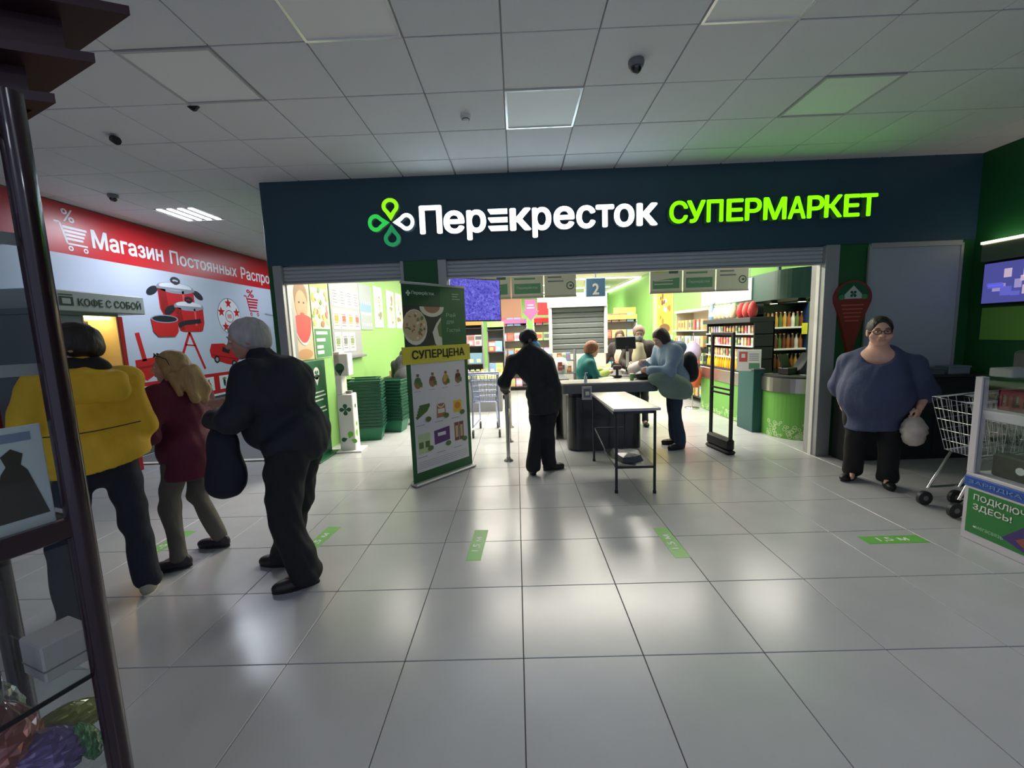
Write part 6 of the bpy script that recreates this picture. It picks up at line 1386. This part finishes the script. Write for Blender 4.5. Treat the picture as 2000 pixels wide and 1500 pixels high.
# ---------------- cashier
r6, j, T, E, R, tp = person('person in a teal uniform seated at the till with short auburn hair', (.98, 6.28, 0), math.radians(-78), 1.62,
    dict(pel=(0, 0, .72), che=(0, .05, 1.02), nck=(0, .1, 1.20), hed=(0, .16, 1.335), shL=(-.16, .07, 1.13), shR=(.16, .07, 1.13), elL=(-.2, .16, .94), wrL=(-.12, .36, 1.0), elR=(.2, .15, .93), wrR=(.1, .36, .99), hipL=(-.09, .02, .68), hipR=(.09, .02, .68), kneL=(-.1, .4, .62), kneR=(.1, .4, .62), ankL=(-.1, .3, .24), ankR=(.1, .3, .24), handL=('grip', None, (0, 0, 1)), handR=('grip', None, (0, 0, 1))),
    dict(n='teal', c=(28, 112, 112), hem=.66, w=1.0, collar=.2, fold=.8), dict(n='dark_grey_t', c=(48, 50, 56)), dict(n='black_work', c=(28, 28, 30)), (214, 168, 140), ('full', (134, 84, 54)), res=.018, head=dict(rot=(-.1, .2, 0)), headres=.0095)
q = MB(); q.box(-.012, 0, 0, .012, .01, .01, m_white)
part_sdf(r6, 'sleeve_cover', [cap((.2, .16, .945), (.11, .34, .99), .062, .052), cap((-.2, .17, .95), (-.12, .34, 1.0), .062, .052)], .01, .014, mat('sleeve_lime', (176, 196, 90), .6))
t = thing('till_stool', 'dark stool under the seated cashier', 'stool', (.98, 6.28, 0)); q = MB(); q.lathe([(.19, .52), (.2, .54), (.19, .56), (0, .56)], m_black, n=20); q.build('seat', t); q = MB(); q.tube([(0, 0, .04), (0, 0, .53)], .025, m_chrome, 10); q.build('column', t); q = MB(); q.lathe([(.22, 0), (.22, .02), (.04, .05)], m_black, n=20); q.build('base', t)
# ---------------- customer in the pale blue coat
r7, j, T, E, R, tp = person('person with dark bobbed hair in a pale blue coat leaning over the checkout', (2.10, 5.60, 0), math.radians(100), 1.68,
    dict(pel=(0, -.02, .93), che=(0, .06, 1.22), nck=(0, .13, 1.40), hed=(0, .2, 1.485), shL=(-.18, .1, 1.32), shR=(.18, .1, 1.32), elL=(-.22, .2, 1.05), wrL=(-.12, .42, 1.08), elR=(.2, .22, 1.05), wrR=(.1, .4, 1.15), kneL=(-.1, .02, .48), kneR=(.1, -.04, .48), ankL=(-.12, -.03, .085), ankR=(.12, -.1, .085), handL=('grip', None, (-1, 0, .4)), handR=('grip', None, (1, 0, .4))),
    dict(n='pale_blue', c=(132, 154, 176), hem=.76, w=1.15, arm=1.3, collar=.3, part='coat', more=[ell((0, -.06, 1.36), (.15, .09, .09))]),
    dict(n='blue_jeans', c=(44, 58, 78), flare=1.4), dict(n='black_boots', c=(26, 26, 28)), (206, 164, 140), ('bob', (50, 38, 30)), res=.016, head=dict(rot=(.2, .55, 0)), headres=.009)
part_sdf(r7, 'draped_jacket', [ell((-.2, .28, .98), (.09, .2, .1)), ell((-.2, .12, .86), (.11, .22, .16)), ell((-.18, .0, .8), (.12, .16, .12))], .06, .016, mat('sage_jacket', (120, 142, 130), .75, var=.1), .008)
part_sdf(r7, 'backpack', [ell((0, -.22, 1.1), (.14, .09, .2)), ell((0, -.24, 1.0), (.13, .09, .12))], .04, .016, mat('backpack_black', (28, 30, 34), .7), .004)
# ---------------- masked grey-haired customer facing the camera
r8, j, T, E, R, tp = person('person with grey hair, grey mask and cream vest behind the checkout', (2.02, 6.95, 0), math.radians(165), 1.68, dict(hed=(0, .06, 1.545), wrL=(-.14, .3, 1.08), elL=(-.26, .06, 1.08), wrR=(.16, .3, 1.05), elR=(.26, .06, 1.08)),
    dict(n='brown_jacket', c=(62, 54, 50), hem=.82, w=1.08, collar=.15), dict(n='grey_trousers', c=(56, 60, 60)), dict(n='black_s8', c=(26, 26, 28)), (204, 164, 144), ('full', (150, 124, 112)), res=.018, head=dict(rot=(.1, .25, 0)), headres=.0095)
part_sdf(r8, 'vest', [ell((0, .075, 1.17), (.12, .10, .22)), ell((0, .07, 1.32), (.10, .07, .10))], .04, .016, mat('vest_cream', (214, 204, 170), .7), .004)
mask_part(r8, T, 1.68/1.75*1.05, R, (150, 166, 172))
# ---------------- brown-haired shopper farther back
r9, j, T, E, R, tp = person('person with brown hair in a dark cardigan over cream, beside the shuttered cabinet', (2.08, 8.45, 0), math.radians(150), 1.6, dict(wrL=(-.1, .28, 1.0), elL=(-.26, .05, 1.0), wrR=(.3, .3, .98), elR=(.26, .1, 1.0)),
    dict(n='black_cardigan', c=(42, 32, 34), hem=.7, w=1.05, part='cardigan'), dict(n='cream_trousers', c=(196, 190, 160)), dict(n='brown_s9', c=(60, 44, 36)), (216, 164, 136), ('bob', (84, 58, 42)), res=.02, head=dict(rot=(.25, .1, 0)), headres=.0105)
part_sdf(r9, 'blouse', [ell((0, .07, 1.1), (.1, .09, .18)), ell((0, .065, 1.24), (.08, .06, .08))], .04, .018, mat('blouse_cream', (216, 206, 190), .7), .004)
# ---------------- bending shopper in the produce area
r10, j, T, E, R, tp = person('person in dark clothes bending over produce behind the basket stacks', (-2.08, 7.62, 0), math.radians(12), 1.62, dict(pel=(0, -.12, .88), che=(0, .12, 1.06), nck=(0, .3, 1.16), hed=(0, .4, 1.24), shL=(-.17, .24, 1.12), shR=(.17, .24, 1.12), elL=(-.2, .3, .9), wrL=(-.12, .42, .98), elR=(.2, .3, .9), wrR=(.12, .42, .98), hipL=(-.09, -.1, .86), hipR=(.09, -.1, .86)),
    dict(n='charcoal', c=(40, 42, 48), hem=.74, w=1.1), dict(n='slate_trousers', c=(70, 76, 92)), dict(n='black_s10', c=(26, 26, 28)), (206, 164, 140), ('full', (40, 34, 32)), res=.02, head=dict(rot=(0, .6, 0)), headres=.0105)
